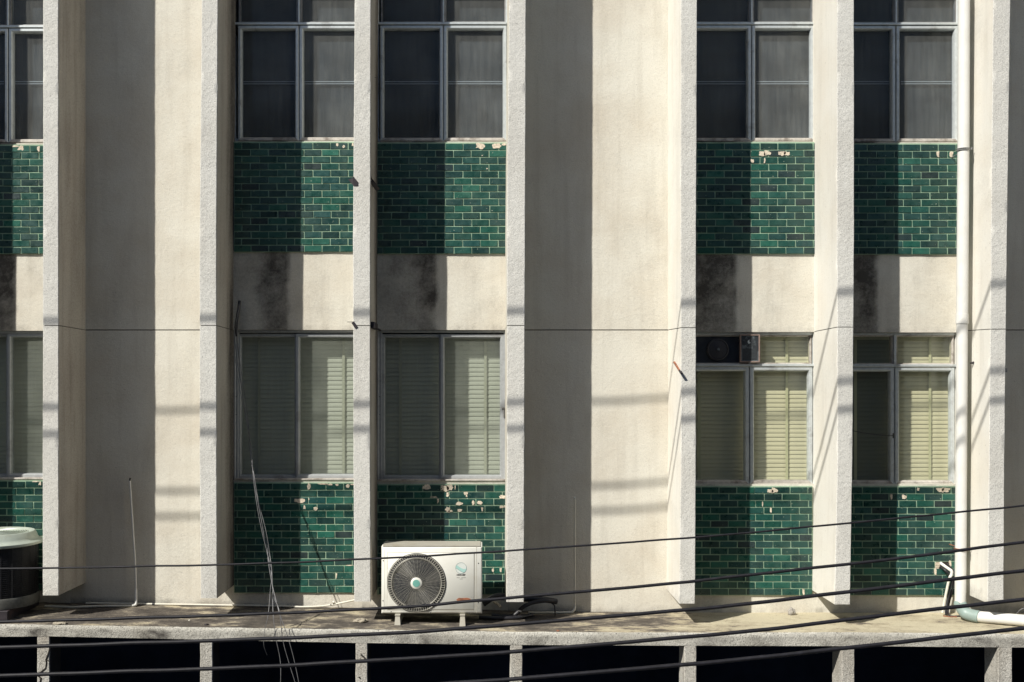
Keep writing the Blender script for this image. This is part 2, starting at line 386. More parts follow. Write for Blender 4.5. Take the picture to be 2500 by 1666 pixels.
def fin_block(name, f, zt, zbf, zbb, k):     # zt: (front, back) top heights; zbf/zbb front/back bottom heights
    L_ = [(q[0], q[1]) for q in f['p']]; R_ = [(q[0], q[2]) for q in f['p']]
    mb = MB(); n = max(6, int((zt[0] - zbf) / .04)); ch = .004; loops = []
    yy = [.25, .0] + [YF + (0 - YF) * (1 - i / 11) for i in range(1, 11)]
    for s in range(n + 1):
        u = s / n; lp = []
        zm = zbf + (zt[0] - zbf) * u; py = CY - (zm - H0) * F / DF
        xl, xr = X(clampl(L_, py), DF), X(clampl(R_, py), DF)
        if py < 0: xl, xr = X(f['p'][0][1], DF), X(f['p'][0][2], DF)
        ring = [(xl, y, 1) for y in yy] + [(xl, YF + ch, 1), (xl + ch, YF, 0)] + [(xl + (xr - xl) * t, YF, 0) for t in (.25, .5, .75)] + [(xr - ch, YF, 0), (xr, YF + ch, 2)] + [(xr, y, 2) for y in yy[::-1]]
        for i, (x, y, side) in enumerate(ring):
            t = (y - YF) / (0 - YF); t = min(t, 1)
            zb_ = zbf + (zbb - zbf) * t; zt_ = zt[0] + (zt[1] - zt[0]) * t
            z = zb_ + (zt_ - zb_) * u
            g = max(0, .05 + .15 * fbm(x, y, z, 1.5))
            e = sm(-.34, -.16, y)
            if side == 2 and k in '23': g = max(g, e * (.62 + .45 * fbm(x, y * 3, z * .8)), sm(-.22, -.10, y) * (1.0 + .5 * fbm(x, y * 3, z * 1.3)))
            if side == 2 and k in '01': g = max(g, .18 + .25 * fbm(x * 2, y * 5, z * .6))
            if side == 1 and k in '67': g = max(g, .45 * math.exp(-((y + .13) / .02) ** 2) * (.6 + fbm(3, 3, z * 2)))
            low = 1 - sm(0, .16, z - zbf)
            if name == 'lower': g = max(g, low * (.22 + .35 * fbm(x * 6, y * 6, z * 6)))
            j = .0016
            dx = nz(x * 3 + 9, y * 8, z * 7) * j; dy = nz(x * 8, y * 3 + 5, z * 9) * j
            if side == 0 or y < YF + .01: dx += nz(i * 3.1, 1, z * 22) * .0014
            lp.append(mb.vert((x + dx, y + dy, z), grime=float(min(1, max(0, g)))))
        loops.append((lp, [r[2] for r in ring]))
    m = len(loops[0][0])
    for (a, sa), (b, sb) in zip(loops, loops[1:]):
        for i in range(m - 1):
            s0, s1 = sa[i], sa[i + 1]
            mi = 0 if (s0 == 0 or s1 == 0) else s0
            mb.face((a[i], a[i + 1], b[i + 1], b[i]), mi)
    mb.face(loops[0][0][::-1], 0); mb.face(loops[-1][0], 0)
    return mb
for k, f in FIN.items():
    zf, zb = Z(f['j'][0], DF), Z(f['j'][1], 9)
    zbot = Z(f['b'], DF)
    gap = .006
    lo = fin_block('lower', f, (zf - gap / 2, zb - gap / 2), zbot, zbot + (0.008 if k in '567' else 0), k)
    up = fin_block('upper', f, (ZT, ZT), zf + gap / 2, zb + gap / 2, k)
    off = len(lo.v)
    for i, v in enumerate(up.v):
        lo.v.append(v)
    for key, d in up.at.items():
        for i, q in d.items(): lo.at[key][i + off] = q
    lo.f += [tuple(i + off for i in q) for q in up.f]; lo.mi += up.mi
    q = f['p'][1]; xl, xr = X(q[1], DF), X(q[2], DF)
    lo.cur = 3; lo.box(xl + .008, xr - .008, YF + .008, .2, zf - .02, max(zf, zb) + .02)
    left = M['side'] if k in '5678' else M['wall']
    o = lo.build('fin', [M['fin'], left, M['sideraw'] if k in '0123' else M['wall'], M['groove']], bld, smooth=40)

# ledge (a sloping slab in front of the wall)
mb = MB(); n = 420; prev = None
ys = [.05] + [YL * i / 16 for i in range(0, 16)] + [YL + .03]
for s in range(n + 1):
    x = XL + (XR - XL) * s / n; cur = []
    zf, zu = Z(lerp(slab_front, CX + x * F / DL), DL), Z(lerp(slab_under, CX + x * F / DL), DL)
    px = CX + x * F / DL
    for y in ys:
        z = slabz(x, y) + fbm(x, y, 0, 5) * .004
        t = y / YL
        g = .5 * (1 - sm(1500, 2050, px)) + .25 * math.sin(t * 3.1) ** 2 - .1
        g -= .55 * math.exp(-((px - 835) / 60) ** 2) * (1 - sm(.55, .8, t))
        g -= .35 * math.exp(-((px - 1500) / 90) ** 2) * sm(.3, .7, t)
        g += .35 * math.exp(-((px - 890) / 25) ** 2) + .4 * sm(.12, .0, t) * (px < 1700)
        g -= .62 * sm(1500, 1900, px) * (1 - .55 * sm(.75, 1, t)) * (1 + fbm(x, y, 0, 1.5))
        cur.append((x, y, z, g, 0))
    e = nz(x, 0, 0, 16) * .004 + nz(x, 5, 0, 50) * .002
    cur.append((x, YL + .008 + e, zf + .004 + e, 0, 1)); cur.append((x, YL + .001, zf - .006 + e, .0, 1))
    for t in (.33, .66, 1):
        g = 0
        for c_, w_, a_ in ((85, 40, .35), (375, 45, .55), (990, 22, .55), (1050, 30, .4), (1315, 25, .35), (1730, 25, .25), (1860, 50, .2), (2400, 70, .3), (240, 40, .2), (640, 70, .2)):
            g = max(g, (a_ + .35) * math.exp(-((px - c_) / w_) ** 2) * (1 + fbm(x, 0, t, 6)), .26 + .5 * fbm(x, 4, t, 3))
        cur.append((x, YL + nz(x, t, 2, 9) * .001, zf - .006 + (zu - zf + .006) * t + (nz(x, 9, 0, 30) * .0015 if t == 1 else 0), g, 1))
    cur.append((x, YL + .2, zu, 0, 1)); cur.append((x, .05, zu, 0, 1))
    idx = [mb.vert(c[:3], grime=float(max(0, c[3]) if c[4] else c[3])) for c in cur]
    if prev:
        for i in range(len(idx) - 1): mb.face((prev[i], prev[i + 1], idx[i + 1], idx[i]), cur[i + 1][4] if cur[i][4] == cur[i + 1][4] else 1)
    else: mb.face(idx)
    prev = idx
mb.face(prev[::-1])
mb.build('ledge', [M['slab'], M['beam']], bld, smooth=35)

# ground-floor columns under the front edge of the ledge
COL = [(-284, -252), (90, 121), (488, 519), (868, 897.5), (1246, 1276), (1671, 1701), (2055, 2087), (2437, 2472), (2880, 2915)]
for i, (a, c) in enumerate(COL):
    mb = MB(); x0, x1 = X(a, DL), X(c, DL); zt = Z(lerp(slab_under, (a + c) / 2), DL) ; nn = 60
    loops = []
    for s in range(nn + 1):
        z = zt * s / nn if s < nn else zt + .0
        z = .12 + (zt - .12) * s / nn
        ring = []
        for x, y in ((x0, YL + .22), (x0, YL + .008), (x0 + .006, YL + .002), (x1 - .006, YL + .002), (x1, YL + .008), (x1, YL + .22)):
            g = .12 + .2 * fbm(x * 2, y, z * 3) + (.3 if i in (2, 4, 7) else 0) * sm(zt - .12, zt - .5, z)
            ring.append(mb.vert((x + nz(x, 1, z, 20) * .003, y + nz(x, 2, z, 20) * .002, z), grime=float(max(0, g))))
        loops.append(ring)
    for a_, b_ in zip(loops, loops[1:]):
        for q in range(6): mb.face((a_[q], a_[(q + 1) % 6], b_[(q + 1) % 6], b_[q]), 1 if q == 4 else 0)  # right face gets the painted shade
    mb.face(loops[0][::-1]); mb.face(loops[-1])
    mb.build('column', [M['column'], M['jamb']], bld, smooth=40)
# crack on one column
mb = MB()
for pts, r in (([(121, 1585), (117, 1598), (112, 1610), (113, 1622), (111, 1632), (101, 1640), (90, 1647)], .005), ([(112, 1610), (118, 1614), (121, 1615)], .003), ([(92, 1650), (100, 1656), (98, 1666)], .006)):
    mb.tube([P(x, y, DL - .0005) for x, y in pts], r, 5)
mb.build('crack', M['groove'], bld)
for q_ in ([P(882, 1598, DL), P(884, 1602, DL)], [P(886, 1602, DL), P(892, 1609, DL)], [P(876, 1653, DL), P(879, 1656, DL)]):
    mb = MB(); mb.tube(q_, .006, 6); mb.build('hole', M['groove'], bld)

# dark inside: ground floor hall and rooms behind the windows
mb = MB()
zc = Z(1590, DL)
def inward(x0, x1, y0, y1, z0, z1):
    p = [(x0, y0, z0), (x1, y0, z0), (x1, y1, z0), (x0, y1, z0), (x0, y0, z1), (x1, y0, z1), (x1, y1, z1), (x0, y1, z1)]
    i = [mb.vert(q) for q in p]
    for f in ((0, 1, 2, 3), (7, 6, 5, 4), (1, 5, 6, 2), (2, 6, 7, 3), (3, 7, 4, 0)): mb.face([i[k] for k in f])
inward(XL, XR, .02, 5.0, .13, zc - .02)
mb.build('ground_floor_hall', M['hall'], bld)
for k, b in BAY.items():
    for w in ('wu', 'wl'):
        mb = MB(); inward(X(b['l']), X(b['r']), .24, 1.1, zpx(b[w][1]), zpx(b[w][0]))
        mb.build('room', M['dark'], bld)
mb = MB()   # plain outer shell: ends, back and roof
mb.box(XL, XR, 5.2, 5.4, 0, ZT); mb.box(XL - .2, XL, -.0, 5.4, 0, ZT); mb.box(XR, XR + .2, -.0, 5.4, 0, ZT)
mb.box(XL - .25, XR + .25, -.7, 5.5, ZT + .002, ZT + .25)
mb.build('roof', M['wall'], bld)

# ------------------------------------------------------------------ green tile panels
PAL = [((.012, .040, .037), 4), ((.011, .047, .040), 5), ((.011, .056, .045), 5), ((.012, .070, .052), 3), ((.015, .086, .062), 1), ((.016, .032, .034), 1), ((.012, .050, .047), 3)]
PALL = [c for c, w in PAL for _ in range(w)]
CHIP = {
 ('A', 'tu'): [(823, 353.6, 3, 4), (839, 358, 3, 3), (861, 354, 2, 4)],
 ('B', 'tu'): [(1171.5, 356.5, 11, 7), (1212.5, 357, 11, 6), (1230, 353, 6, 2.5), (1177, 380, 1.2, 1.2), (1189, 412, 1.5, 1.5)],
 ('C', 'tu'): [(1860, 376, 8, 5.5), (1872, 374, 8, 5), (1910, 375, 8, 5.5), (1921, 375, 7, 5), (1837, 393, 4, 4), (1867, 392, 1.8, 6)],
 ('D', 'tu'): [(2290, 377, 4, 7), (2323, 377, 4, 7)],
 ('0', 'tu'): [(50, 362, 7, 6), (38, 357.5, 9, 2), (94, 362.5, 3, 6)],
 ('A', 'tl'): [(730, 1223, 14, 5.5), (754, 1188, 4, 7), (743, 1240, 2.6, 4.3), (770.7, 1242, 4.3, 4.3), (849, 1187, 4, 4), (823, 1184, 4, 2.2), (789, 1182, 13, 1.5), (806, 1183.5, 6, 1.8), (861, 1183, 6, 1.5), (821, 1406, 1.5, 7), (853, 1381, 7, 1), (754, 1219, 1, 2.5)],
 ('B', 'tl'): [(1085, 1192.5, 10, 7), (1098, 1191, 8, 7), (1041, 1190, 11, 5), (1137, 1205, 5, 3.5), (1139, 1210, 2, 4), (1228, 1213.5, 9, 4), (1120.5, 1230, 8, 4), (1155, 1227.6, 2.6, 6), (1171, 1227.6, 7, 4), (1094, 1245, 5.5, 6), (1100, 1248.5, 5, 2.5), (1122.5, 1246.7, 5.5, 4), (1177, 1243, 2.5, 5.5), (1224.5, 1238, 5, 3), (1234, 1236.5, 3, 3), (1093, 1208.5, 3, 5.5), (1069, 1222, 2.2, 5), (1059, 1214, 8, 1.6), (1203, 1392.4, 2.5, 4.5), (1222.5, 1392, 2.5, 4), (1111, 1190, 1.3, 7)],
 ('C', 'tl'): [(1880, 1199.5, 8, 4), (1890, 1198, 7, 5), (1862, 1231, 1.3, 6.5), (1882, 1245.5, 2, 7), (1962, 1445.5, 2.6, 7)],
 ('D', 'tl'): [(2296, 1197, 11, 5.5), (2310, 1196.5, 9, 5), (2242, 1195, 2.6, 4), (2208, 1214, 4.5, 6), (2176, 1213, 2.5, 6.5), (2284, 1396, 3, 7), (2320, 1377, 3, 8)],
 ('0', 'tl'): [(97, 1181, 3, 5), (86, 1176, 8, 1.5)],
}
PH = {'A': 24, 'B': 8, 'C': 28, 'D': 22, '0': 5}
for k, b in BAY.items():
    for w in ('tu', 'tl'):
        y0, y1 = b[w]; D = 8.98; rows = 16; rh = (y1 - y0) / rows; tw = 43.3
        xl, xr = b['l'] + (2 if k != 'D' else 0), b['r'] - .5
        if k == 'C': xr = 1994 if w == 'tu' else 1983.5
        if k == 'A': xr = 882
        if k == 'D' and w == 'tl': xr = 2339
        mb = MB(); r2 = random.Random(hash((ord(k), len(w), w == 'tu')) & 0xffff)
        r2 = random.Random(ord(k) * 7 + (1 if w == 'tu' else 2))
        mb.cur = 1
        xa, xb = X(xl, 8.984), X(xr, 8.984); za, zb = Z(y1, 8.984), Z(y0 - 1.6, 8.984)
        mb.box(xa, xb, -.0155, .004, za, zb)
        mb.cur = 0
        hole = (2282, 2320, 1370, 1388) if (k, w) == ('D', 'tl') else None
        for r in range(rows):
            ph = PH[k] + (tw / 2 if r % 2 else 0) + r2.uniform(-1.2, 1.2) + (11 if w == 'tl' else 0)
            x = xl - (ph % tw)
            while x < xr:
                a, c = max(x, xl) + 1.0, min(x + tw, xr) - 1.0
                t, u = y0 + r * rh + 1.0, y0 + (r + 1) * rh - 1.0
                x += tw
                if c - a < 2: continue
                if hole and not (c < hole[0] or a > hole[1] or u < hole[2] + 3 or t > hole[3] - 3):
                    segs = [(a, hole[0])] if a < hole[0] - 2 else []
                    if c > hole[1] + 2: segs.append((hole[1], c))
                else: segs = [(a, c)]
                col = PALL[r2.randrange(len(PALL))]; jt = r2.uniform(.78, 1.25)
                col = tuple(q * jt * 1.08 for q in col)
                for a, c in segs:
                    jx = r2.uniform(-.25, .25); jz = r2.uniform(-.2, .2)
                    p = [(a + jx + r2.uniform(-.3, .3), u + jz + r2.uniform(-.25, .25)), (c + jx + r2.uniform(-.3, .3), u + jz + r2.uniform(-.25, .25)), (c + jx + r2.uniform(-.3, .3), t + jz + r2.uniform(-.25, .25)), (a + jx + r2.uniform(-.3, .3), t + jz + r2.uniform(-.25, .25))]
                    tx, tz = r2.uniform(-.0009, .0009), r2.uniform(-.0007, .0007)
                    bk = []; fr = []
                    for q, (xx, zz) in enumerate(p):
                        W = P(xx, zz, D); cxp, czp = P((a + c) / 2, (t + u) / 2, D)[0], P(0, (t + u) / 2, D)[2]
                        bk.append(mb.vert((W.x, -.014, W.z), tint=col))
                        sx = 1 if W.x < cxp else -1; sz = 1 if W.z < czp else -1
                        fr.append(mb.vert((W.x + sx * .0018, -.0205 - sx * tx - sz * tz, W.z + sz * .0018), tint=col))
                    for q in range(4): mb.face((bk[q], bk[(q + 1) % 4], fr[(q + 1) % 4], fr[q]))
                    mb.face(fr)
        mb.cur = 2
        for i, (cx_, cy_, rx, ry) in enumerate(CHIP.get((k, w), [])):
            mb.blob((X(cx_, 8.977), Z(cy_, 8.977)), rx / 285, ry / 285, -.0222, -.016, 22, .38, ord(k) * 31 + i)
        if hole:
            mb.cur = 3; mb.box(X(2283), X(2318), -.0162, -.012, zpx(1388), zpx(1371))
            mb.cur = 2
            for q in range(4): mb.box(X(2281), X(2294 - q * 1.3), -.0195 + .0005 * q, -.0155, zpx(1376 + q * 4), zpx(1372.8 + q * 4))
        mb.build('tile_panel', [M['tile'], M['grout'], M['mortar'], M['groove']], bld)

# ------------------------------------------------------------------ windows
def rect(D, x0, x1, y0, y1): return X(x0, D), X(x1, D), Z(y1, D), Z(y0, D)
def pane(win, D, x0, x1, y0, y1, mat, name='pane'):
    a, c, z0, z1 = rect(D, x0, x1, y0, y1); mb = MB()
    i = [mb.vert(q) for q in ((a, D - 9, z0), (c, D - 9, z0), (c, D - 9, z1), (a, D - 9, z1))]; mb.face(i)
    return mb.build(name, M[mat], win)
def sash(win, x0, x1, y0, y1, w=9.5, D=9.024, name='sash', mat='alu'):
    a, c, z0, z1 = rect(D, x0, x1, y0, y1); mb = MB(); y = D - 9; W = w / 285
    mb.ring(a, c, z0, z1, [(0, y + .05), (0, y + .004), (.004, y), (W * .8, y), (W, y + .006), (W + .006, y + .03), (W + .006, y + .05)])
    for s in range(4): mb.mi[len(mb.mi) - 24 + s] = 0
    # bottom rail keeps more dirt: faces with k == 0 in each ring step
    for i in range(0, len(mb.f), 4): mb.mi[i] = 1
    return mb.build(name, [M[mat], M['alusill' if mat == 'alu' else mat]], win, smooth=30)
def blind(win, px0, px1, y0, y1, tapes, mat, Y=.16, pitch=10.8, skew=0.):
    D = 9 + Y; x0, x1 = X(px0, D), X(px1, D); mb = MB(); z = Z(y0, D); zb = Z(y1, D); p = pitch * D / F; i = 0
    while z > zb:
        j = rnd.uniform(-.0008, .0008); pr = []
        for q in range(5):
            t = q / 4; pr.append((Y + .005 - .008 * t - .003 * math.sin(t * math.pi), z + j + .002 - (p + .002) * t))
        a = [mb.vert((x0, y_, z_)) for y_, z_ in pr]; b = [mb.vert((x1, y_, z_ + skew)) for y_, z_ in pr]
        for q in range(4): mb.face((a[q], a[q + 1], b[q + 1], b[q]))
        z -= p; i += 1
    o = mb.build('blind', M[mat], win, smooth=60)
    mb = MB()
    for t in tapes:
        w = 3.2
        mb.box(X(t - w, D - .03), X(t + w, D - .03), Y - .018, Y - .0165, Z(y1, D), Z(y0, D))
    mb.box(x0, x1, Y - .012, Y + .02, Z(y0 + 4, D), Z(y0 - 4, D))
    mb.build('blind_tape', M['tape'], win)
def curtain(win, px0, px1, y0, y1, mat, Y=.17, amp=1.):
    D = 9 + Y; x0, x1 = X(px0, D), X(px1, D); mb = MB(); prev = None; n = 70
    for s in range(n + 1):
        x = x0 + (x1 - x0) * s / n; y = Y + amp * (.010 * math.sin(x * 95 + 2 * nz(x, 0, 0, 4)) + .008 * nz(x, 1, 0, 9))
        cur = (mb.vert((x, y, Z(y1, D))), mb.vert((x, y, Z(y0, D))))
        if prev: mb.face((prev[0], cur[0], cur[1], prev[1]))
        prev = cur
    mb.build('curtain', M[mat], win, smooth=60)

def window_frame(b, w, prof_w, y=.034, bars=(), D=9.034, mat='alu'):
    l, r = b['l'] + 1, b['r'] - 1; y0, y1 = b[w]
    a, c, z0, z1 = rect(D, l, r, y0 + 1, y1 - 1); mb = MB(); W = prof_w / 285
    mb.ring(a, c, z0, z1, [(0, .2), (0, y), (W - .004, y), (W, y + .004), (W, .12), (.004, .2)])
    for (x0, x1, yy0, yy1, yd) in bars:
        aa, cc, q0, q1 = rect(D, x0, x1, yy0, yy1); mb.bbox(aa, cc, yd, .12, q0, q1, .0025)
    return mb.build('window', [M[mat]], bld, smooth=30)

def upper(k, l, xm, r, ytr, yb):
    b = BAY[k]
    win = window_frame(b, 'wu', 5, bars=[(b['l'] + 4, b['r'] - 4, ytr - 5.5, ytr, .016), (xm - 2.2, xm + 2.2, -20, ytr - 6, .026), (xm - 1, xm + 1, ytr, yb, .048)])
    for x0, x1 in ((l, xm - 1.2), (xm + 1.2, r)):
        sash(win, x0, x1, ytr + .6, yb, 8)
        pane(win, 9.066, x0 + 8, x1 - 8, ytr + 9, yb - 8, 'glassup')
        s = MB(); a, c, z0, z1 = rect(9.036, x0 + 2, x1 - 2, -22, ytr - 6)
        s.ring(a, c, z0, z1, [(0, .09), (0, .036), (.010, .038), (.014, .06), (.014, .09)])
        s.build('transom_frame', M['alud'], win, smooth=30)
        pane(win, 9.058, x0 + 4, x1 - 4, -20, ytr - 8, 'glassup')
        mb = MB(); D = 9.09
        for yy, t in ((200.5, 1.0), (206, 1.0)):
            mb.box(X(x0 + 10, D), X(x1 - 8, D), .078, .083, Z(yy + t, D), Z(yy - t, D))
        mb.build('glazing_rail', M['rail'], win)
    curtain(win, b['l'] + 2, b['r'] - 2, -20, yb, 'curtain', .098, .12)
    return win
upper('0', -128, 20, 166, 69, 348)
upper('A', 581, 730, 876, 62, 343.5)
upper('B', 928, 1082.5, 1237, 61.5, 344.5)
upper('C', 1676, 1835, 1988.5, 61.5, 344.8)
upper('D', 2030, 2187.5, 2339.5, 62.5, 346.5)

def sliding(k, gl, ml, mr, gr, yt, yb, tapes):
    b = BAY[k]
    win = window_frame(b, 'wl', 5, y=.022, D=9.022, mat='alulow')
    x0 = gl - 8; x1 = gr + 8
    for xa, xb in ((b['l'] + 5, x0 + 1), (x1 - 1, b['r'] - 5)):
        mb = MB(); a, c, z0, z1 = rect(9.03, xa, xb, yt - 14, yb + 17); mb.bbox(a, c, .030, .1, z0, z1, .002)
        mb.build('jamb', M['alulow'], win)
    sash(win, x0, ml + 5, yt - 8, yb + 11, 7.5, 9.058, mat='alulow')
    sash(win, ml, x1, yt - 8, yb + 11, 8.5, 9.036, mat='alulow')
    mb = MB(); a, c, z0, z1 = rect(9.0, b['l'] + 4, b['r'] - 3, yb + 11.5, yb + 15.5); mb.bbox(a, c, -.012, .1, z0, z1, .002)
    mb.build('sill', M['alusill'], win)
    pane(win, 9.085, gl - 3, ml + 6, yt - 2, yb + 4, 'glasslo'); pane(win, 9.066, mr - 3, gr + 3, yt - 2, yb + 4, 'glasslo')
    blind(win, b['l'] + 5, (ml + mr) / 2 + 4, yt - 2, yb + 2, [tapes[0]], 'blindg', .185)
    blind(win, (ml + mr) / 2 + 5, b['r'] - 4, yt - 2, yb + 2, [tapes[1]], 'blindg', .18, skew=.0008)
    for py in (969, 1013):
        mb = MB(); mb.lathe(P((b['l'] + x0) / 2 + 2, py, 9.029), [(.004, 0), (.004, .001), (0, .002)], 8, 'Y')
        mb.build('screw', M['black'], win)
    return win
w0 = sliding('0', -110, 17, 27, 158, 822, 1155, (-60, 120))
wA = sliding('A', 588, 722, 733, 873, 823, 1157, (632, 838))
wB = sliding('B', 939, 1075.5, 1086, 1222.5, 824, 1159, (977, 1185))
mb = MB(); mb.box(*[X(1223.5, 9.03), X(1229.5, 9.03)], .005, .03, Z(997.5, 9.03), Z(994.5, 9.03)); mb.box(X(1228, 9.03), X(1230.5, 9.03), .015, .032, Z(1018, 9.03), Z(995, 9.03))
mb.build('catch', M['alud'], wB)

def lower_casement(k, l, xm, r, ytr, yb, kind):
    b = BAY[k]
    win = window_frame(b, 'wl', 6, bars=[(b['l'] + 5, b['r'] - 5, ytr - 7, ytr - 1, .014), (xm - 3, xm + 3, 818, ytr - 7, .022), (xm - 1, xm + 1, ytr, yb, .048)])
    for i, (x0, x1) in enumerate(((l, xm - 1.5), (xm + 1.5, r))):
        sash(win, x0, x1, ytr, yb, 9)
        g = 'glassc'
        pane(win, 9.066, x0 + 9, x1 - 9, ytr + 9, yb - 9, g)
        s = MB(); a, c, z0, z1 = rect(9.036, x0 + 3, x1 - 3, 819, ytr - 7)
        s.ring(a, c, z0, z1, [(0, .09), (0, .036), (.006, .038), (.012, .06), (.012, .09)])
        s.build('transom_frame', M['alusill'], win, smooth=30)
        if not (k == 'C' and i == 0): pane(win, 9.058, x0 + 5, x1 - 5, 821, ytr - 9, g)
    return win
wC = lower_casement('C', 1672, 1830, 1984, 896, 1183, 'c')
wD = lower_casement('D', 2026, 2184.5, 2331, 897, 1184, 'd')
blind(wC, 1668, 1831, 826, 1172, [1708], 'blind', .17, 10.5)
blind(wC, 1832, 1987, 826, 1172, [1922], 'blind', .165, 10.5, skew=-.0006)
blind(wD, 2187, 2338, 826, 1172, [2272], 'blind', .165, 10.5)
blind(wD, 2012, 2184, 826, 1174, [2090], 'blindd', .165, 10.5)
a, c, z0, z1 = rect(9.056, 1676, 1828, 821, 888); mb = MB(); mb.box(a, c, .056, .08, z0, z1); mb.build('dark_board', M['panel'], wC)
mb = MB(); c0 = P(1752, 854, 9.04)
mb.lathe(c0, [(.094, -.03), (.094, .012), (.084, .018), (.080, .012), (.04, .02), (.018, .022), (.016, .03), (.0, .032)], 40, 'Y')
mb.build('vent_cap', M['vent'], wC, smooth=35)
mb = MB(); mb.lathe(c0 + Vector((0, -.031, 0)), [(.012, 0), (.011, .004), (0, .005)], 16, 'Y'); mb.build('vent_boss', M['plaque'], wC)
# thin cord drooping across the dark right-hand casement
mb = MB(); pts = [P(x, y, 9.0) for x, y in ((2086, 1053), (2110, 1058), (2140, 1062), (2165, 1064), (2182, 1064))]
pts.insert(0, P(2040, 1040, 8.9)); mb.tube(pts, .003, 6); mb.tube([P(2181, 1058, 9.0), P(2181, 1070, 9.0)], .006, 6)
mb.build('cord', M['black'], wD)

# ------------------------------------------------------------------ octagon plaque with yin-yang over the mullion
D = 8.995; base = P(1831, 885, D)
t = thing('plaque', base, 'small framed metal plaque with an octagon and yin-yang sign, above the third lower window', 'plaque')
a, c, z0, z1 = rect(D, 1807, 1855, 817, 885)
mb = MB(); mb.ring(a, c, z0, z1, [(0, .03), (0, -.010), (.009, -.010), (.010, -.002), (.010, .02)]); mb.build('frame', M['plaquef'], t)
mb = MB(); mb.box(a + .010, c - .010, -.003, .025, z0 + .010, z1 - .010); mb.build('face', M['plaque'], t)
mb = MB(); cc = P(1830.5, 835, D - .002)
def octa(mb, r, y, w):
    for q in range(8):
        a0, a1 = (q + .5) * math.pi / 4, (q + 1.5) * math.pi / 4
        p = [(r, a0), (r, a1), (r - w, a1), (r - w, a0)]
        i = [mb.vert((cc.x + rr_ * math.cos(aa), y, cc.z + rr_ * math.sin(aa))) for rr_, aa in p]; mb.face(i[::-1])
octa(mb, .052, -.0052, .005)
for q in range(8):   # three short bars on each side of the octagon
    aa = q * math.pi / 4
    for n_, rr_ in enumerate((.040, .034, .028)):
        ux, uz = math.cos(aa), math.sin(aa); vx, vz = -uz, ux
        for s_ in ((-1, -.12), (.12, 1)) if (q * 3 + n_) % 2 else ((-1, 1),):
            h = rr_ * .28
            i = [mb.vert((cc.x + ux * (rr_ + e) + vx * h * f_, -.0052, cc.z + uz * (rr_ + e) + vz * h * f_)) for e, f_ in ((.0012, s_[0]), (.0012, s_[1]), (-.0012, s_[1]), (-.0012, s_[0]))]
            mb.face(i)
mb.lathe((cc.x, -.004, cc.z), [(.021, 0), (.021, .001), (.0185, .001), (.0185, 0)], 28, 'Y')
mb.build('octagon', M['plaque'], t)
mb = MB()
i = [mb.vert((cc.x + .05 * math.cos((q + .5) * math.pi / 4), -.0042, cc.z + .05 * math.sin((q + .5) * math.pi / 4))) for q in range(8)]; mb.face(i)
mb.box(a + .02, c - .02, -.0045, -.003, z0 + .02, z0 + .118)
mb.build('dark_field', M['plaqued'], t)
mb = MB(); Rr = .018; pts = []      # the yang half
for q in range(13): aa = math.pi / 2 + math.pi * q / 12; pts.append((Rr * math.cos(aa), Rr * math.sin(aa)))
for q in range(1, 9): aa = -math.pi / 2 + math.pi * q / 8; pts.append((Rr / 2 * math.cos(aa), -Rr / 2 + Rr / 2 * math.sin(aa)))
for q in range(1, 8): aa = -math.pi / 2 - math.pi * q / 8; pts.append((Rr / 2 * math.cos(aa), Rr / 2 + Rr / 2 * math.sin(aa)))
ca, sa = math.cos(-.6), math.sin(-.6)
mb.face([mb.vert((cc.x + x * ca - y * sa, -.0056, cc.z + x * sa + y * ca)) for x, y in pts])
mb.lathe((cc.x + .005, -.0058, cc.z - .008), [(.003, 0), (0, .0003)], 12, 'Y')
mb.build('yin_yang', M['alu'], t)

# ------------------------------------------------------------------ outdoor AC unit
ax0, ax1, az0, az1 = X(931, 8.4), X(1177, 8.4), Z(1498.5, 8.4), Z(1335, 8.4)
ay0, ay1 = -.60, -.33
gz = slabz((ax0 + ax1) / 2, -.5)
ac = thing('air_conditioner', ((ax0 + ax1) / 2, -.46, gz), 'cream outdoor air conditioner with a round fan grille, on feet on the ledge', 'air conditioner')
mb = MB(); mb.bbox(ax0, ax1, ay0, ay1, az0, az1, .012); mb.build('casing', M['cream'], ac, smooth=50)
mb = MB()
mb.box(ax0 + .012, ax1 - .012, ay0 + .004, ay1 - .004, az1 + .0005, az1 + .008)
mb.box(ax1 - .046, ax1 - .0435, ay0 - .0012, ay0 + .01, az0 + .006, az1 - .004)
mb.box(ax0 + .026, ax0 + .0275, ay0 - .001, ay0 + .01, az0 + .02, az1 - .02)
mb.ring(ax0 + .045, ax1 - .059, az0 + .027, az1 - .047, [(0, ay0 + .004), (0, ay0 - .0008), (.0035, ay0 - .0008)])
mb.build('seam', M['cream2'], ac)
mb = MB()   # pressed raised panel
mb.bbox(ax0 + .048, ax1 - .062, ay0 - .006, ay0 + .01, az0 + .030, az1 - .050, .006); mb.build('front_panel', M['cream'], ac, smooth=50)
fc = P(1016.8, 1423, 8.39)
fy = ay0 - .006
mb = MB(); mb.lathe((fc.x, fy, fc.z), [(.2, -.02), (.2, .0012), (.236, .0012), (.236, .004), (.196, .010), (.190, .002)], 72, 'Y'); mb.build('fan_ring', M['ink'], ac)
mb = MB(); mb.lathe((fc.x, fy - .0016, fc.z), [(.229, 0), (0.0, .0006)], 64, 'Y'); mb.build('fan_opening', M['dark'], ac)
mb = MB()   # blades behind the wires
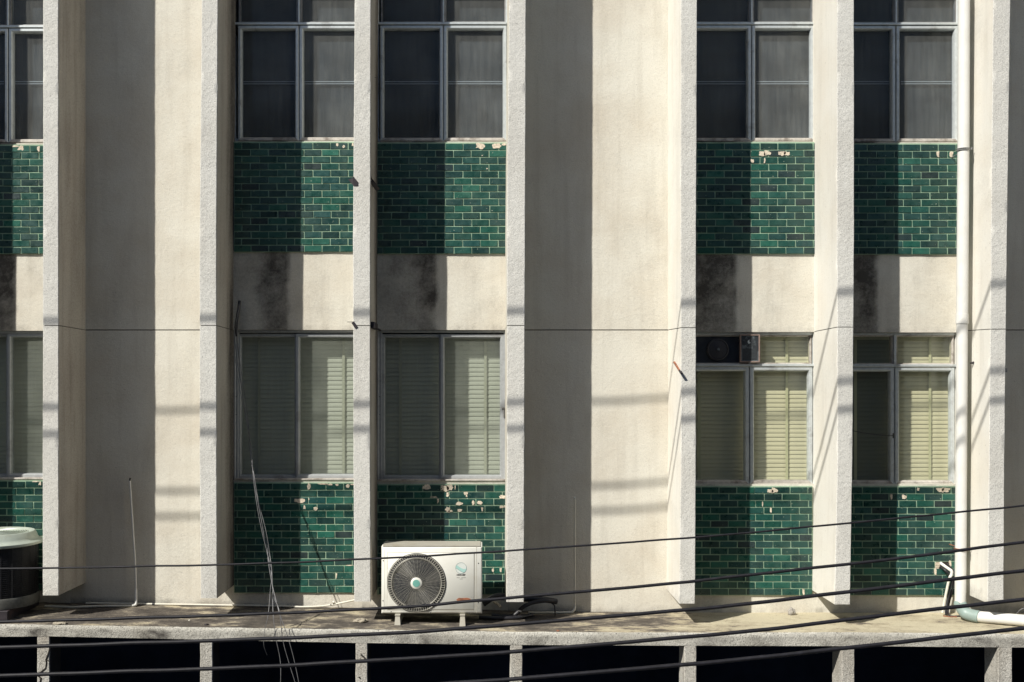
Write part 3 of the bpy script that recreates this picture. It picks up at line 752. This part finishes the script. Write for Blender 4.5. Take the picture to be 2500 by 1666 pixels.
for q in range(3):
    a0 = q * 2.094 + .4; pr = []
    for s in range(9):
        aa = a0 + s * .19
        pr.append((mb.vert((fc.x + .05 * math.cos(aa), fy - .004 - s * .0006, fc.z + .05 * math.sin(aa))), mb.vert((fc.x + .185 * math.cos(aa + .2), fy - .004 - s * .0008, fc.z + .185 * math.sin(aa + .2)))))
    for p_, q_ in zip(pr, pr[1:]): mb.face((p_[0], p_[1], q_[1], q_[0]))
mb.build('fan_blade', M['dark'], ac)
def dome(r): return fy - .012 - .016 * (1 - (r / .23) ** 2)
mb = MB()
def ringt(r, y, th, seg=64): mb.tube([(fc.x + r * math.cos(2 * math.pi * k / seg), y, fc.z + r * math.sin(2 * math.pi * k / seg)) for k in range(seg + 1)], th, 5, cap=False)
for q in range(15): r_ = .054 + q * .0099; ringt(r_, dome(r_), .0010)
for q in range(36):
    aa = q * 2 * math.pi / 36 + .06
    mb.tube([(fc.x + r_ * math.cos(aa + (r_ - .05) * .6), dome(r_) - .001, fc.z + r_ * math.sin(aa + (r_ - .05) * .6)) for r_ in (.045, .10, .15, .198)], .0007, 4)
for q in range(72):
    aa = q * 2 * math.pi / 72
    mb.tube([(fc.x + r_ * math.cos(aa), dome(r_) - .001, fc.z + r_ * math.sin(aa)) for r_ in (.200, .2265)], .0030, 4)
ringt(.200, dome(.2), .003); ringt(.229, dome(.229) + .004, .003)
mb.build('fan_grille', M['grille'], ac, smooth=60)
mb = MB(); mb.lathe((fc.x, dome(0) + .004, fc.z), [(.046, 0), (.046, .006), (.042, .009), (0, .010)], 36, 'Y'); mb.build('hub', M['cream'], ac, smooth=40)
mb = MB(); mb.lathe((fc.x, dome(0) - .0062, fc.z), [(.029, 0), (.029, .0015), (0, .002)], 30, 'Y'); mb.build('hub_badge', M['hub'], ac)
# feet
for px in (970.5, 1129):
    mb = MB(); x = X(px, 8.37); zt_ = az0 + .001; zz = slabz(x, -.62)
    mb.hexa([(x - .024, -.645, zz), (x + .024, -.645, zz), (x + .024, -.30, zz), (x - .024, -.30, zz), (x - .017, -.625, zt_ - .012), (x + .017, -.625, zt_ - .012), (x + .017, -.32, zt_ - .012), (x - .017, -.32, zt_ - .012)])
    mb.box(x - .021, x + .021, -.632, -.31, zt_ - .012, zt_ - .004)
    mb.build('foot', M['cream2'], ac)
for px, py in ((935.5, 1369), (935, 1467), (955, 1494), (1051.5, 1496), (1145.5, 1498), (1168, 1375.5), (1168, 1471.5)):
    mb = MB(); p = P(px, py, 8.4); mb.lathe((p.x, ay0 - .0005, p.z), [(.0045, 0), (.0045, .002), (0, .003)], 8, 'Y')
    mb.build('screw', M['ink'], ac)
mb = MB(); p = P(1132, 1465, 8.39); mb.blob((p.x, p.z), .055, .017, fy - .0012, fy + .004, 20, .06, 3); mb.build('rusty_label', M['rust'], ac)
# emblem: circle with a wave
lc = P(1125.5, 1387.5, 8.39); lr = .0435
def disc_part(z_of, name, mat, y):
    mb = MB(); n = 28; prev = None
    for s in range(n + 1):
        x = -lr + 2 * lr * s / n; h = math.sqrt(max(0, lr * lr - x * x)); lo_, hi_ = z_of(x / lr)
        lo_, hi_ = max(-h, min(h, lo_ * lr)), max(-h, min(h, hi_ * lr))
        cur = (mb.vert((lc.x + x, y, lc.z + lo_)), mb.vert((lc.x + x, y, lc.z + hi_)))
        if prev: mb.face((prev[0], cur[0], cur[1], prev[1]))
        prev = cur
    return mb.build(name, M[mat], ac)
wt = lambda u: .25 - .42 * math.sin((u + .35) * 1.7) if True else 0
wb = lambda u: wt(u) - .62
disc_part(lambda u: (-1, 1), 'emblem', 'logopale', fy - .0006)
disc_part(lambda u: (wb(u), wt(u)), 'emblem_wave', 'logoteal', fy - .0012)
disc_part(lambda u: (wb(u) - .04, wb(u) + .03), 'emblem_line', 'logoline', fy - .0016)
mb = MB(); mb.lathe((lc.x, fy, lc.z), [(lr + .0012, 0), (lr + .0012, .0018), (lr - .001, .0018), (lr - .001, 0)], 40, 'Y'); mb.build('emblem_rim', M['logoline'], ac)
def text(body, p, size, mat, parent, name, bold=0.):
    cu = bpy.data.curves.new(name, 'FONT'); cu.body = body; cu.size = size; cu.align_x = 'CENTER'; cu.align_y = 'CENTER'; cu.extrude = .0004; cu.offset = bold
    o = bpy.data.objects.new(name, cu); C.objects.link(o)
    dg = bpy.context.evaluated_depsgraph_get(); me = bpy.data.meshes.new_from_object(o.evaluated_get(dg))
    bpy.data.objects.remove(o); me.materials.clear(); me.materials.append(M[mat])
    o = bpy.data.objects.new(name, me); C.objects.link(o); o.parent = parent
    o.location = Vector(p) - Vector(parent.location); o.rotation_euler = (R(90), 0, 0); return o
q = P(1125.8, 1404.3, 8.39); text('HIGH-EER', (q.x, fy - .001, q.z), .0165, 'ink', ac, 'lettering', .0006)
mb = MB()
for y_, segs in ((1411, ((1115, 1122.5), (1126, 1137))), (1414.3, ((1122.5, 1130),))):
    for s0, s1 in segs:
        x = s0
        while x < s1: mb.box(X(x, 8.39), X(x + 1.0, 8.39), fy - .0008, fy, Z(y_ + .7, 8.39), Z(y_ - .7, 8.39)); x += 1.5
mb.build('small_print', M['inkdim'], ac)

# ------------------------------------------------------------------ round condenser on the left
cx_, cy_ = X(-8, 8.60), -.40
gz = slabz(cx_, cy_)
cd = thing('round_condenser', (cx_, cy_, gz), 'round condenser with pale green top and dark coil body, at the left edge', 'condenser')
zsk = Z(1320, 8.6); ztp = Z(1297, 8.6)
mb = MB(); mb.lathe((cx_, cy_, 0), [(.325, zsk - .03), (.352, zsk - .022), (.356, zsk - .004), (.345, zsk + .006), (.325, zsk + .012), (.312, zsk + .03), (.296, ztp - .006), (.288, ztp), (.262, ztp - .002), (.245, ztp - .014), (.245, ztp - .03)], 72)
mb.build('top_cover', M['condtop'], cd, smooth=40)
mb = MB()
for q in range(11):
    r_ = .05 + q * .0185; z = ztp - .010 + .012 * (1 - r_ / .24)
    mb.tube([(cx_ + r_ * math.cos(2 * math.pi * k / 48), cy_ + r_ * math.sin(2 * math.pi * k / 48), z) for k in range(49)], .0034, 6, cap=False)
for q in range(8):
    aa = q * math.pi / 4 + .2; mb.tube([(cx_ + .03 * math.cos(aa), cy_ + .03 * math.sin(aa), ztp - .012), (cx_ + .245 * math.cos(aa), cy_ + .245 * math.sin(aa), ztp - .022)], .004, 6)
mb.lathe((cx_, cy_, 0), [(.045, ztp - .02), (.045, ztp - .006), (0, ztp - .004)], 24)
mb.build('fan_grille', M['condtop'], cd, smooth=60)
mb = MB(); mb.lathe((cx_, cy_, 0), [(.24, ztp - .06), (0, ztp - .06)], 40); mb.build('fan_opening', M['black'], cd)
zb = gz + .15
mb = MB(); mb.lathe((cx_, cy_, 0), [(.30, zb), (.31, zb + .01), (.31, zsk - .03), (.30, zsk - .03)], 64); mb.build('coil_body', M['condbody'], cd, smooth=50)
mb = MB(); z = zb + .02
while z < zsk - .04: mb.tube([(cx_ + .318 * math.cos(2 * math.pi * k / 56), cy_ + .318 * math.sin(2 * math.pi * k / 56), z) for k in range(57)], .0022, 4, cap=False); z += .016
for q in range(24): aa = q * math.pi / 12; mb.tube([(cx_ + .320 * math.cos(aa), cy_ + .320 * math.sin(aa), zb), (cx_ + .320 * math.cos(aa), cy_ + .320 * math.sin(aa), zsk - .03)], .002, 4)
mb.build('guard_wire', M['condbody'], cd)
mb = MB(); mb.lathe((cx_, cy_, 0), [(.30, gz + .07), (.325, gz + .075), (.33, zb - .005), (.322, zb + .008), (.31, zb + .008)], 64); mb.build('base_pan', M['condpan'], cd, smooth=40)
for sx in (-.2, .17):
    mb = MB(); mb.bbox(cx_ + sx - .05, cx_ + sx + .05, cy_ - .29, cy_ + .3, gz - .005, gz + .07, .005); mb.build('support_block', M['iron'], cd)

# ------------------------------------------------------------------ pipes
def smooth_path(pts, n=8):
    out = []
    for i in range(len(pts) - 1):
        p0, p1, p2, p3 = pts[max(i - 1, 0)], pts[i], pts[i + 1], pts[min(i + 2, len(pts) - 1)]
        for k in range(n):
            t = k / n
            out.append(.5 * ((2 * p1) + (p2 - p0) * t + (2 * p0 - 5 * p1 + 4 * p2 - p3) * t * t + (3 * p1 - p0 - 3 * p2 + p3) * t ** 3))
    out.append(pts[-1]); return out
Dp = 8.70
pts = [P(2354.5, -400, Dp), P(2353.5, 0, Dp), P(2352, 360, Dp), P(2349, 780, Dp)]
base = P(2345, 1500, Dp)
dp = thing('drainpipe', base, 'white plastic drainpipe running down beside the last fin to a grey-green elbow', 'drainpipe')
mb = MB(); mb.tube(pts, .0460, 24); mb.build('upper_pipe', M['pvc'], dp, smooth=40)
mb = MB(); mb.tube([P(2349, 768, Dp), P(2348.8, 791, Dp)], .0500, 24); mb.build('coupling', M['pvc'], dp, smooth=40)
mb = MB(); mb.tube([P(2348.8, 789, Dp), P(2347, 1100, Dp), P(2344.5, 1480, Dp)], .0443, 24); mb.build('lower_pipe', M['pvc'], dp, smooth=40)
zb_ = slabz(4.2, -.3) + .052
e0 = P(2344.5, 1474, Dp); e1 = Vector((e0.x + .002, e0.y - .004, zb_ + .075)); e2 = Vector((e0.x + .03, e0.y - .04, zb_ + .012)); e3 = Vector((e0.x + .10, e0.y - .12, zb_))
mb = MB(); mb.tube(smooth_path([e0, e1, e2, e3], 6), .0505, 24); mb.build('elbow', M['teal'], dp, smooth=50)
d0 = Vector((e0.x + .085, e0.y - .103, zb_)); d1 = P(2500, 1514, 8.46); d1.z = slabz(d1.x, d1.y) + .05; d2 = d0 + (d1 - d0) * 1.9; d2.z = slabz(d2.x, d2.y) + .05
mb = MB(); mb.tube([d0, d1, d2], .0455, 24); mb.build('outlet_pipe', M['pvc'], dp, smooth=40)
for py in (366, 1341):
    mb = MB(); c0 = P(2351.5 if py < 500 else 2346, py, Dp)
    for dz in (.006, -.008):
        mb.tube([c0 + Vector((.051 * math.cos(2 * math.pi * k / 24), .051 * math.sin(2 * math.pi * k / 24), dz)) for k in range(25)], .0035, 6, cap=False)
    mb.tube([c0 + Vector((.045, 0, 0)), c0 + Vector((.065, -.01, .002)), c0 + Vector((.068, -.012, .018))], .005, 6)
    mb.tube([c0 + Vector((.03, .04, 0)), c0 + Vector((.03, .30, 0))], .004, 6)
    mb.build('pipe_clamp', M['alud'] if py < 500 else M['rust'], dp, smooth=50)

def pipe(name, label, pts, r, mat, parts=(), seg=12, cat='pipe', group=None, sp=True):
    base = pts[0]
    t = thing(name, base, label, cat, group)
    mb = MB(); mb.tube(smooth_path(pts, 6) if sp else pts, r, seg); mb.build('tube', M[mat], t, smooth=50)
    for nm, pp, rr, mm in parts:
        mb = MB(); mb.tube(pp, rr, seg); mb.build(nm, M[mm], t, smooth=50)
    return t
zs = lambda px, D, r: slabz(X(px, D), D - 9) + r
def on(px, D, r): return Vector((X(px, D), D - 9, zs(px, D, r)))
v0, v1, v2 = P(317, 1174, 8.94), P(330, 1380, 8.93), P(332, 1440, 8.92)
b0 = on(332, 8.88, .03); b1 = on(322, 8.86, .012)
pipe('conduit', 'thin pale conduit standing in the shade between the two left fins, with a black tip', [v0, v0 + (v1 - v0) * .5, v1, v2], .0085, 'pvc',
     (('lower_tube', [v2, (v2 + b0) / 2, b0], .011, 'pvc'), ('elbow', smooth_path([b0, b0 + Vector((-.004, -.006, -.012)), b1]), .012, 'pvc'),
      ('floor_tube', [b1, on(255, 8.84, .012), on(180, 8.78, .012), on(110, 8.8, .012)], .0095, 'pvcdim'), ('tip', [v0, P(318, 1167, 8.94)], .007, 'black')))
pipe('conduit', 'thin cream conduit lying along the foot of the wall up to the third fin', [on(210, 8.95, .01), on(380, 8.95, .01), on(575, 8.95, .01), on(690, 8.95, .012), on(740, 8.94, .012), on(800, 8.93, .03), P(868, 1465, 8.93)], .008, 'pvcdim',
     (('clip', [on(372, 8.95, .01), on(378, 8.95, .01)], .011, 'black'), ('joint', [P(812, 1471, 8.925), P(817, 1470, 8.925)], .012, 'pvcdim')))
v0, v1 = P(1403, 1218, 8.94), P(1403, 1480, 8.92)
b0 = on(1396, 8.9, .012)
pipe('conduit', 'grey conduit rising in the shade just right of the fourth fin', [v0, (v0 + v1) / 2, v1], .008, 'pvcdim',
     (('elbow', smooth_path([v1, P(1402.5, 1488, 8.91), b0]), .011, 'pvcdim'), ('floor_tube', [b0, on(1360, 8.88, .012), on(1290, 8.86, .012)], .009, 'pvcdim'), ('tip', [v0, v0 + Vector((0, -.01, .012))], .006, 'alu')))
# thick black hoses behind the AC unit
h = thing('hose_bundle', on(1290, 8.8, 0), 'bundle of thick black insulated hoses curling on the ledge beside the air conditioner', 'hose')
for pts, r in (([on(1180, 8.75, .1), P(1215, 1455, 8.75), P(1262, 1462, 8.75), P(1310, 1463, 8.76), P(1340, 1466, 8.78), P(1359, 1469, 8.8)], .024),
               ([on(1200, 8.7, .02), on(1250, 8.68, .02), P(1278, 1482, 8.68), P(1300, 1472, 8.7), P(1330, 1467, 8.72), P(1350, 1468, 8.75)], .017),
               ([on(1170, 8.62, .018), on(1215, 8.6, .018), on(1262, 8.63, .018), on(1300, 8.75, .018)], .016),
               ([P(1345, 1472, 8.78), P(1353, 1478, 8.77), P(1355, 1490, 8.76), on(1355, 8.76, .005)], .006)):
    mb = MB(); mb.tube(smooth_path(pts, 8), r, 14); mb.build('hose', M['black'], h, smooth=60)
mb = MB(); mb.tube([P(1264, 1491, 8.62), P(1273, 1493.5, 8.62)], .006, 8); mb.build('tape', M['pvc'], h)
mb = MB(); mb.tube(smooth_path([P(1206, 1470, 8.7), P(1216, 1476, 8.68), P(1222, 1482, 8.66)]), .012, 8); mb.build('brass_joint', M['rubble'], h)
# pipes out of the broken tile near the drainpipe
bp = thing('pipe_pair', P(2305, 1500, 8.85), 'bent pale pipe and dark pipe coming out of a broken tile beside the drainpipe', 'pipe')
mb = MB(); mb.tube(smooth_path([P(2297, 1375, 8.99), P(2300, 1378, 8.95), P(2317, 1390, 8.91), P(2323, 1395, 8.90), P(2323, 1403, 8.90), P(2319, 1410, 8.90)]), .0125, 12); mb.build('bent_pipe', M['pvc'], bp, smooth=60)
mb = MB(); mb.tube([P(2319, 1409, 8.90), P(2316, 1419, 8.90), P(2305, 1472, 8.9), P(2301, 1497, 8.88)], .0105, 12); mb.build('straight_pipe', M['pvcdim'], bp, smooth=60)
mb = MB(); mb.tube(smooth_path([P(2296, 1383, 8.98), P(2308, 1393, 8.93), P(2318, 1403, 8.92), P(2325, 1412, 8.92), P(2319, 1440, 8.92), P(2310, 1485, 8.9), on(2310, 8.86, .01)]), .010, 10); mb.build('dark_pipe', M['black'], bp, smooth=60)
mb = MB(); mb.tube(smooth_path([P(2312, 1376, 8.98), P(2330, 1400, 8.93), P(2327, 1430, 8.93), P(2316, 1480, 8.92), on(2318, 8.84, .008), on(2345, 8.82, .008)]), .007, 10); mb.build('thin_pipe', M['iron'], bp, smooth=60)
mb = MB(); mb.tube([on(2303, 8.84, .004), on(2320, 8.80, .004), on(2336, 8.80, .004)], .005, 8); mb.build('loose_wire', M['rust'], bp)

# ------------------------------------------------------------------ loose stones on the ledge
def rock(name, label, cat, px, D, r, mat, seed, flat=.8):
    c = Vector((X(px, D), D - 9, slabz(X(px, D), D - 9)))
    import bmesh
    bm = bmesh.new(); bmesh.ops.create_icosphere(bm, subdivisions=3, radius=r)
    for v in bm.verts:
        d = 1 + .35 * mn.noise(v.co * (1.4 / r) + Vector((seed, 0, 0))) + .12 * mn.noise(v.co * (4 / r))
        v.co = Vector((v.co.x * d, v.co.y * d * .8, v.co.z * d * flat + r * flat * .8))
    me = bpy.data.meshes.new(name); bm.to_mesh(me); bm.free(); me.materials.append(M[mat])
    o = bpy.data.objects.new(name, me); C.objects.link(o); o.location = c
    return tag(o, label, cat)
rock('stone', 'small grey stone against the wall between the fifth and sixth fins', 'stone', 1932, 8.9, .033, 'stone', 1, 1.0)
rock('mortar_lump', 'flat lump of crumbled mortar on the ledge left of the air conditioner', 'rubble', 880, 8.45, .05, 'rubble', 5, .35)
rock('mortar_lump', 'low pile of crumbled mortar on the ledge below the first fin', 'rubble', 145, 8.22, .05, 'rubble', 8, .25)
rock('pebble', 'tiny pebble on the ledge right of the left blank wall', 'pebble', 462, 8.4, .008, 'pvcdim', 3)
rock('debris', 'small dark scrap lying on the ledge left of the hanging wires', 'debris', 504, 8.28, .018, 'iron', 6, .3)
rock('debris', 'rusty scrap on the ledge front below the right-hand blank wall', 'debris', 1362, 8.22, .012, 'rust', 9, .5)

# ------------------------------------------------------------------ brackets and hooks on the fins
fx3l, fx3r = X(862.5, DF), X(904.5, DF)
t = thing('fin_bracket', P(862, 450, DF), 'dark folded metal bracket on the left edge of the third fin, at the upper tiles', 'bracket')
mb = MB()
p = [P(861, 429, DF - .004), P(874.3, 445, DF - .004), P(874.3, 454.5, DF - .004), P(863, 454.5, DF - .004)]
i = [mb.vert(q) for q in p]; j = [mb.vert(q + Vector((0, .003, 0))) for q in p]
mb.face(i[::-1]); mb.face(j)
for a_ in range(4): mb.face((i[a_], i[(a_ + 1) % 4], j[(a_ + 1) % 4], j[a_]))
mb.build('flange', M['iron'], t)
mb = MB()
p = [P(862, 435, DF - .003), P(849.5, 438.5, DF + .02), P(863, 454, DF - .003)]
i = [mb.vert(q) for q in p]; j = [mb.vert(q + Vector((.002, .004, 0))) for q in p]
mb.face(i); mb.face(j[::-1])
for a_ in range(3): mb.face((i[a_], i[(a_ + 1) % 3], j[(a_ + 1) % 3], j[a_]))
mb.build('wing', M['iron'], t)
t = thing('flat_bar', P(905, 440, DF), 'dark iron bar on the right face of the third fin, at the upper tiles', 'bar')
mb = MB()
def bar(a, b, w, th, mb):
    a, b = Vector(a), Vector(b); d = (b - a).normalized(); u = Vector((0, -1, 0)); s = d.cross(u).normalized(); u = s.cross(d).normalized()
    mb.hexa([a - s * w - u * th, a + s * w - u * th, b + s * w - u * th, b - s * w - u * th, a - s * w + u * th, a + s * w + u * th, b + s * w + u * th, b - s * w + u * th])
bar(P(903.5, 431, DF + .02), P(911, 445, DF + .05), .006, .003, mb); bar(P(907, 443, DF + .04), P(923, 464, 8.6), .018, .004, mb)
mb.build('iron_bar', M['iron'], t)
t = thing('fin_strap', P(862, 797, DF), 'dark metal strap crossing the joint of the third fin, below the pale band', 'strap')
mb = MB(); bar(P(848, 786.5, DF + .01), P(864, 786.5, DF - .003), .0022, .003, mb); bar(P(861, 787, DF - .004), P(870.5, 801, DF - .004), .012, .0025, mb); mb.build('left_end', M['iron'], t)
mb = MB(); mb.box(fx3r - .001, fx3r + .03, YF + .03, YF + .3, Z(800, DF), Z(785.5, DF)); mb.tube([(fx3r + .02, YF + .1, Z(797, DF)), (fx3r + .05, YF + .3, Z(801, DF))], .008, 6); mb.build('right_end', M['iron'], t)
t = thing('hook', P(908, 190, 8.6), 'small dark hook on the right face of the third fin, beside the upper window', 'hook')
mb = MB(); mb.tube([P(907, 179, 8.62), P(908.5, 190, 8.62)], .007, 6); mb.tube([P(908, 190, 8.62), P(921, 190, 8.9)], .003, 6); mb.build('hook_wire', M['iron'], t)
# rusty bar on fin 5
t = thing('rusty_bar', P(1647, 885, 8.66), 'short rusty bar sticking out along the left face of the fifth fin', 'bar')
a_, b_ = P(1646.5, 884.5, 8.68), P(1664, 912, 8.375); m_ = a_ + (b_ - a_) * .75
mb = MB(); bar(a_, m_, .009, .006, mb); mb.build('rusty_end', M['rust'], t)
mb = MB(); bar(m_, b_, .009, .006, mb); mb.build('dark_end', M['iron'], t)
t = thing('anchor_bolt', P(2378, 886, 8.7), 'small dark bolt stub in the left face of the last fin', 'bolt')
mb = MB(); x7 = X(2417, DF); mb.tube([(x7 + .003, P(0, 0, 8.7).y, Z(886, 8.7)), (x7 - .03, P(0, 0, 8.7).y - .005, Z(887, 8.7))], [.012, .006], 8); mb.build('stub', M['iron'], t)
t = thing('wall_clip', P(2460, 903, DF), 'small grey metal clip on the right face of the last fin', 'clip')
mb = MB(); x7 = X(2455.5, DF); mb.box(x7 - .001, x7 + .022, YF + .02, YF + .05, Z(909, DF), Z(899, DF)); mb.box(x7 + .005, x7 + .012, YF + .015, YF + .021, Z(906, DF), Z(902, DF)); mb.build('clip_body', M['alud'], t)

# ------------------------------------------------------------------ cables
def cable(name, label, pts, dia, mat, group=None, ext=True, cat='cable'):
    pts = [Vector(p) for p in pts]
    if ext:
        d = (pts[0] - pts[1]).normalized(); pts.insert(0, pts[0] + d * 4)
        d = (pts[-1] - pts[-2]).normalized(); pts.append(pts[-1] + d * 4)
    sp = smooth_path(pts, 14)
    sp = [p + Vector((0, nz(p.x, 1, 0, 3), nz(p.x, 2, 7, 3))) * .004 for p in sp] if ext else sp
    mb = MB(); base = pts[len(pts) // 2]; mb.tube(sp, dia / 2, 10)
    o = mb.build(name, M[mat], None, smooth=60, origin=base)
    return tag(o, label, cat, group)
G = 'black overhead cables crossing the foot of the facade'
cable('overhead_cable', 'thinnest and uppermost of the black cables crossing the facade', [P(x, y, 7.0) for x, y in ((0, 1389.5), (560, 1378.5), (1000, 1360), (1200, 1347.5), (1700, 1312), (2200, 1265), (2500, 1234.5))], .013, 'cable', G)
cable('overhead_cable', 'second black cable from the top, crossing the fan of the air conditioner low down', [P(x, y, 6.8) for x, y in ((0, 1519), (560, 1502), (1000, 1481.5), (1200, 1463.5), (1600, 1429), (1800, 1407), (2200, 1363), (2500, 1323))], .0200, 'cable', G)
cable('overhead_cable', 'third black cable from the top, crossing the ledge edge under the air conditioner', [P(x, y, 6.6) for x, y in ((0, 1581), (560, 1563), (1000, 1544), (1200, 1529), (1600, 1496), (1800, 1477), (2200, 1430), (2500, 1393))], .0232, 'cable', G)
cable('overhead_cable', 'fourth black cable from the top, passing just under the feet of the right-hand fins', [P(x, y, 6.5) for x, y in ((0, 1650), (560, 1631), (1000, 1608), (1200, 1595.5), (1800, 1544), (2200, 1497.5), (2500, 1463.5))], .0238, 'cable', G)
cable('overhead_cable', 'lowest black cable, crossing the dark openings at the bottom right', [P(x, y, 6.4) for x, y in ((600, 1706), (1200, 1662), (1600, 1629.5), (1800, 1611), (2200, 1568), (2500, 1534))], .025, 'cable', G)
# three cables higher over the street whose shadows fall across the fins
G2 = 'high cables over the street'
T = 3.0
for lab, ys_ in (('highest of the three cables out over the street, shading the fins near the joint', (784, 777, 764, 760, 740, 713, 693)), ('middle of the three cables out over the street, shading the lower windows', (994, 992, 987, 982, 956, 931, 905)), ('lowest of the three cables out over the street, shading the lower windows', (1060, 1056, 1048, 1047, 1023, 1001, 978))):
    pts = []
    for px, py in zip((123, 507, 884, 1260, 1681, 2064, 2438), ys_):
        q = P(px, py, DF); pts.append(q - Vector(SUN) * T)
    cable('street_cable', lab, pts, .028, 'cable', G2)

# hanging wires in front of bay A
hw = thing('hanging_wires', P(690, 1600, 8.1), 'loose bundle of thin grey wires hanging from a hook past the ledge', 'wires')
strands = [
 [(583, 742, 8.93), (574, 800, 8.9), (576, 860, 8.88), (590, 950, 8.8), (600, 1020, 8.74), (614, 1100, 8.68), (617, 1150, 8.62), (626, 1225, 8.55), (640, 1300, 8.5), (661, 1385, 8.42), (665, 1430, 8.3), (667, 1500, 8.14), (674, 1560, 8.12), (685, 1620, 8.12), (684, 1700, 8.12)],
 [(585, 742, 8.92), (580, 830, 8.89), (592, 960, 8.82), (609, 1060, 8.72), (611, 1110, 8.68), (619, 1155, 8.63), (632, 1230, 8.56), (648, 1330, 8.48), (662, 1395, 8.4), (668, 1455, 8.25), (682, 1492, 8.13), (690, 1560, 8.11), (706, 1620, 8.11), (735, 1710, 8.11)],
 [(586, 744, 8.92), (578, 790, 8.9), (585, 880, 8.85), (604, 1010, 8.76), (613, 1120, 8.67), (621, 1165, 8.6), (634, 1250, 8.54), (652, 1330, 8.5), (655, 1370, 8.44), (663, 1420, 8.3), (675, 1470, 8.2), (683, 1500, 8.12), (704, 1560, 8.1), (720, 1620, 8.1), (738, 1710, 8.1)],
 [(584, 746, 8.91), (572, 830, 8.88), (582, 930, 8.82), (606, 1050, 8.72), (608, 1090, 8.69), (618, 1150, 8.62), (622, 1190, 8.6), (640, 1260, 8.54), (650, 1300, 8.5), (658, 1350, 8.46), (664, 1400, 8.36), (660, 1440, 8.24), (655, 1500, 8.12), (646, 1540, 8.11), (644, 1575, 8.11), (652, 1600, 8.2)]]
for i_, s_ in enumerate(strands):
    mb = MB(); mb.tube(smooth_path([P(*q) for q in s_], 6), .0027 if i_ < 3 else .0022, 6); mb.build('wire', M['wire'], hw, smooth=60)
mb = MB(); mb.tube([P(585, 735, 8.96), P(582, 760, 8.93), P(576, 800, 8.91), P(577, 822, 8.90)], [.012, .014, .014, .006], 8); mb.build('hook_tie', M['black'], hw, smooth=60)
# thin loop of wire at the right edge
lw = [on(2500, 8.5, .14), on(2484, 8.52, .10), on(2481, 8.53, .06), on(2490, 8.54, .02), on(2515, 8.6, .008), on(2560, 8.7, .008)]
cable('wire_loop', 'thin grey loop of wire beside the white outlet pipe at the right edge', [on(2540, 8.5, .16)] + lw, .006, 'wire', ext=False, cat='wire')

# ------------------------------------------------------------------ street below
mb = MB(); i = [mb.vert(q) for q in ((-300, -300, 0), (300, -300, 0), (300, 300, 0), (-300, 300, 0))]; mb.face(i)
tag(mb.build('ground', M['asphalt']), kind='structure')
mb = MB(); mb.box(-40, 40, -3.2, .02, .004, .12); tag(mb.build('pavement', M['pave']), kind='structure')

t = thing('added_blocker_building', (0, -14, 0), 'unseen plain grey building added behind the viewer to block sky light', 'building')  # unseen block, added to cut sky fill and reflections on the facade
mb = MB(); mb.box(-22, 22, -26, -14, 0, 11.5); mb.build('wall', M['far'], t)
mb = MB(); mb.box(-22.2, 22.2, -26, -13.8, 11.502, 11.8); mb.build('roof', M['far'], t)

# ------------------------------------------------------------------ light, sky, camera
w = bpy.data.worlds.new('World'); scene.world = w; w.use_nodes = True
nt = w.node_tree; sky = nt.nodes.new('ShaderNodeTexSky'); sky.sky_type = 'NISHITA'; sky.sun_disc = False
el = math.atan2(-SUN[2], math.hypot(SUN[0], SUN[1])); sky.sun_elevation = el; sky.sun_rotation = math.atan2(-SUN[0], -SUN[1])
sky.air_density = 1.0; sky.dust_density = .6; sky.ozone_density = 1.0
nt.links.new(sky.outputs[0], nt.nodes['Background'].inputs[0]); nt.nodes['Background'].inputs[1].default_value = .062
ld = bpy.data.lights.new('sun', 'SUN'); ld.energy = 5.0; ld.angle = R(.53); ld.color = (1, .955, .87)
lo = bpy.data.objects.new('sun', ld); C.objects.link(lo); lo.rotation_euler = Vector(SUN).to_track_quat('-Z', 'Y').to_euler(); lo.location = (-8, -12, 18)
cam = bpy.data.cameras.new('camera'); co = bpy.data.objects.new('camera', cam); C.objects.link(co)
co.location = (0, -9, H0); co.rotation_euler = (R(90), 0, 0)
cam.sensor_width = 36; cam.lens = F / 2500 * 36; cam.shift_x = (1250 - CX) / 2500; cam.shift_y = (CY - 833) / 2500
cam.clip_start = .05; cam.clip_end = 1000
scene.camera = co
scene.render.resolution_x = 1024; scene.render.resolution_y = 682
scene.view_settings.view_transform = 'Standard'; scene.view_settings.look = 'None'; scene.view_settings.gamma = 1; scene.view_settings.exposure = .34
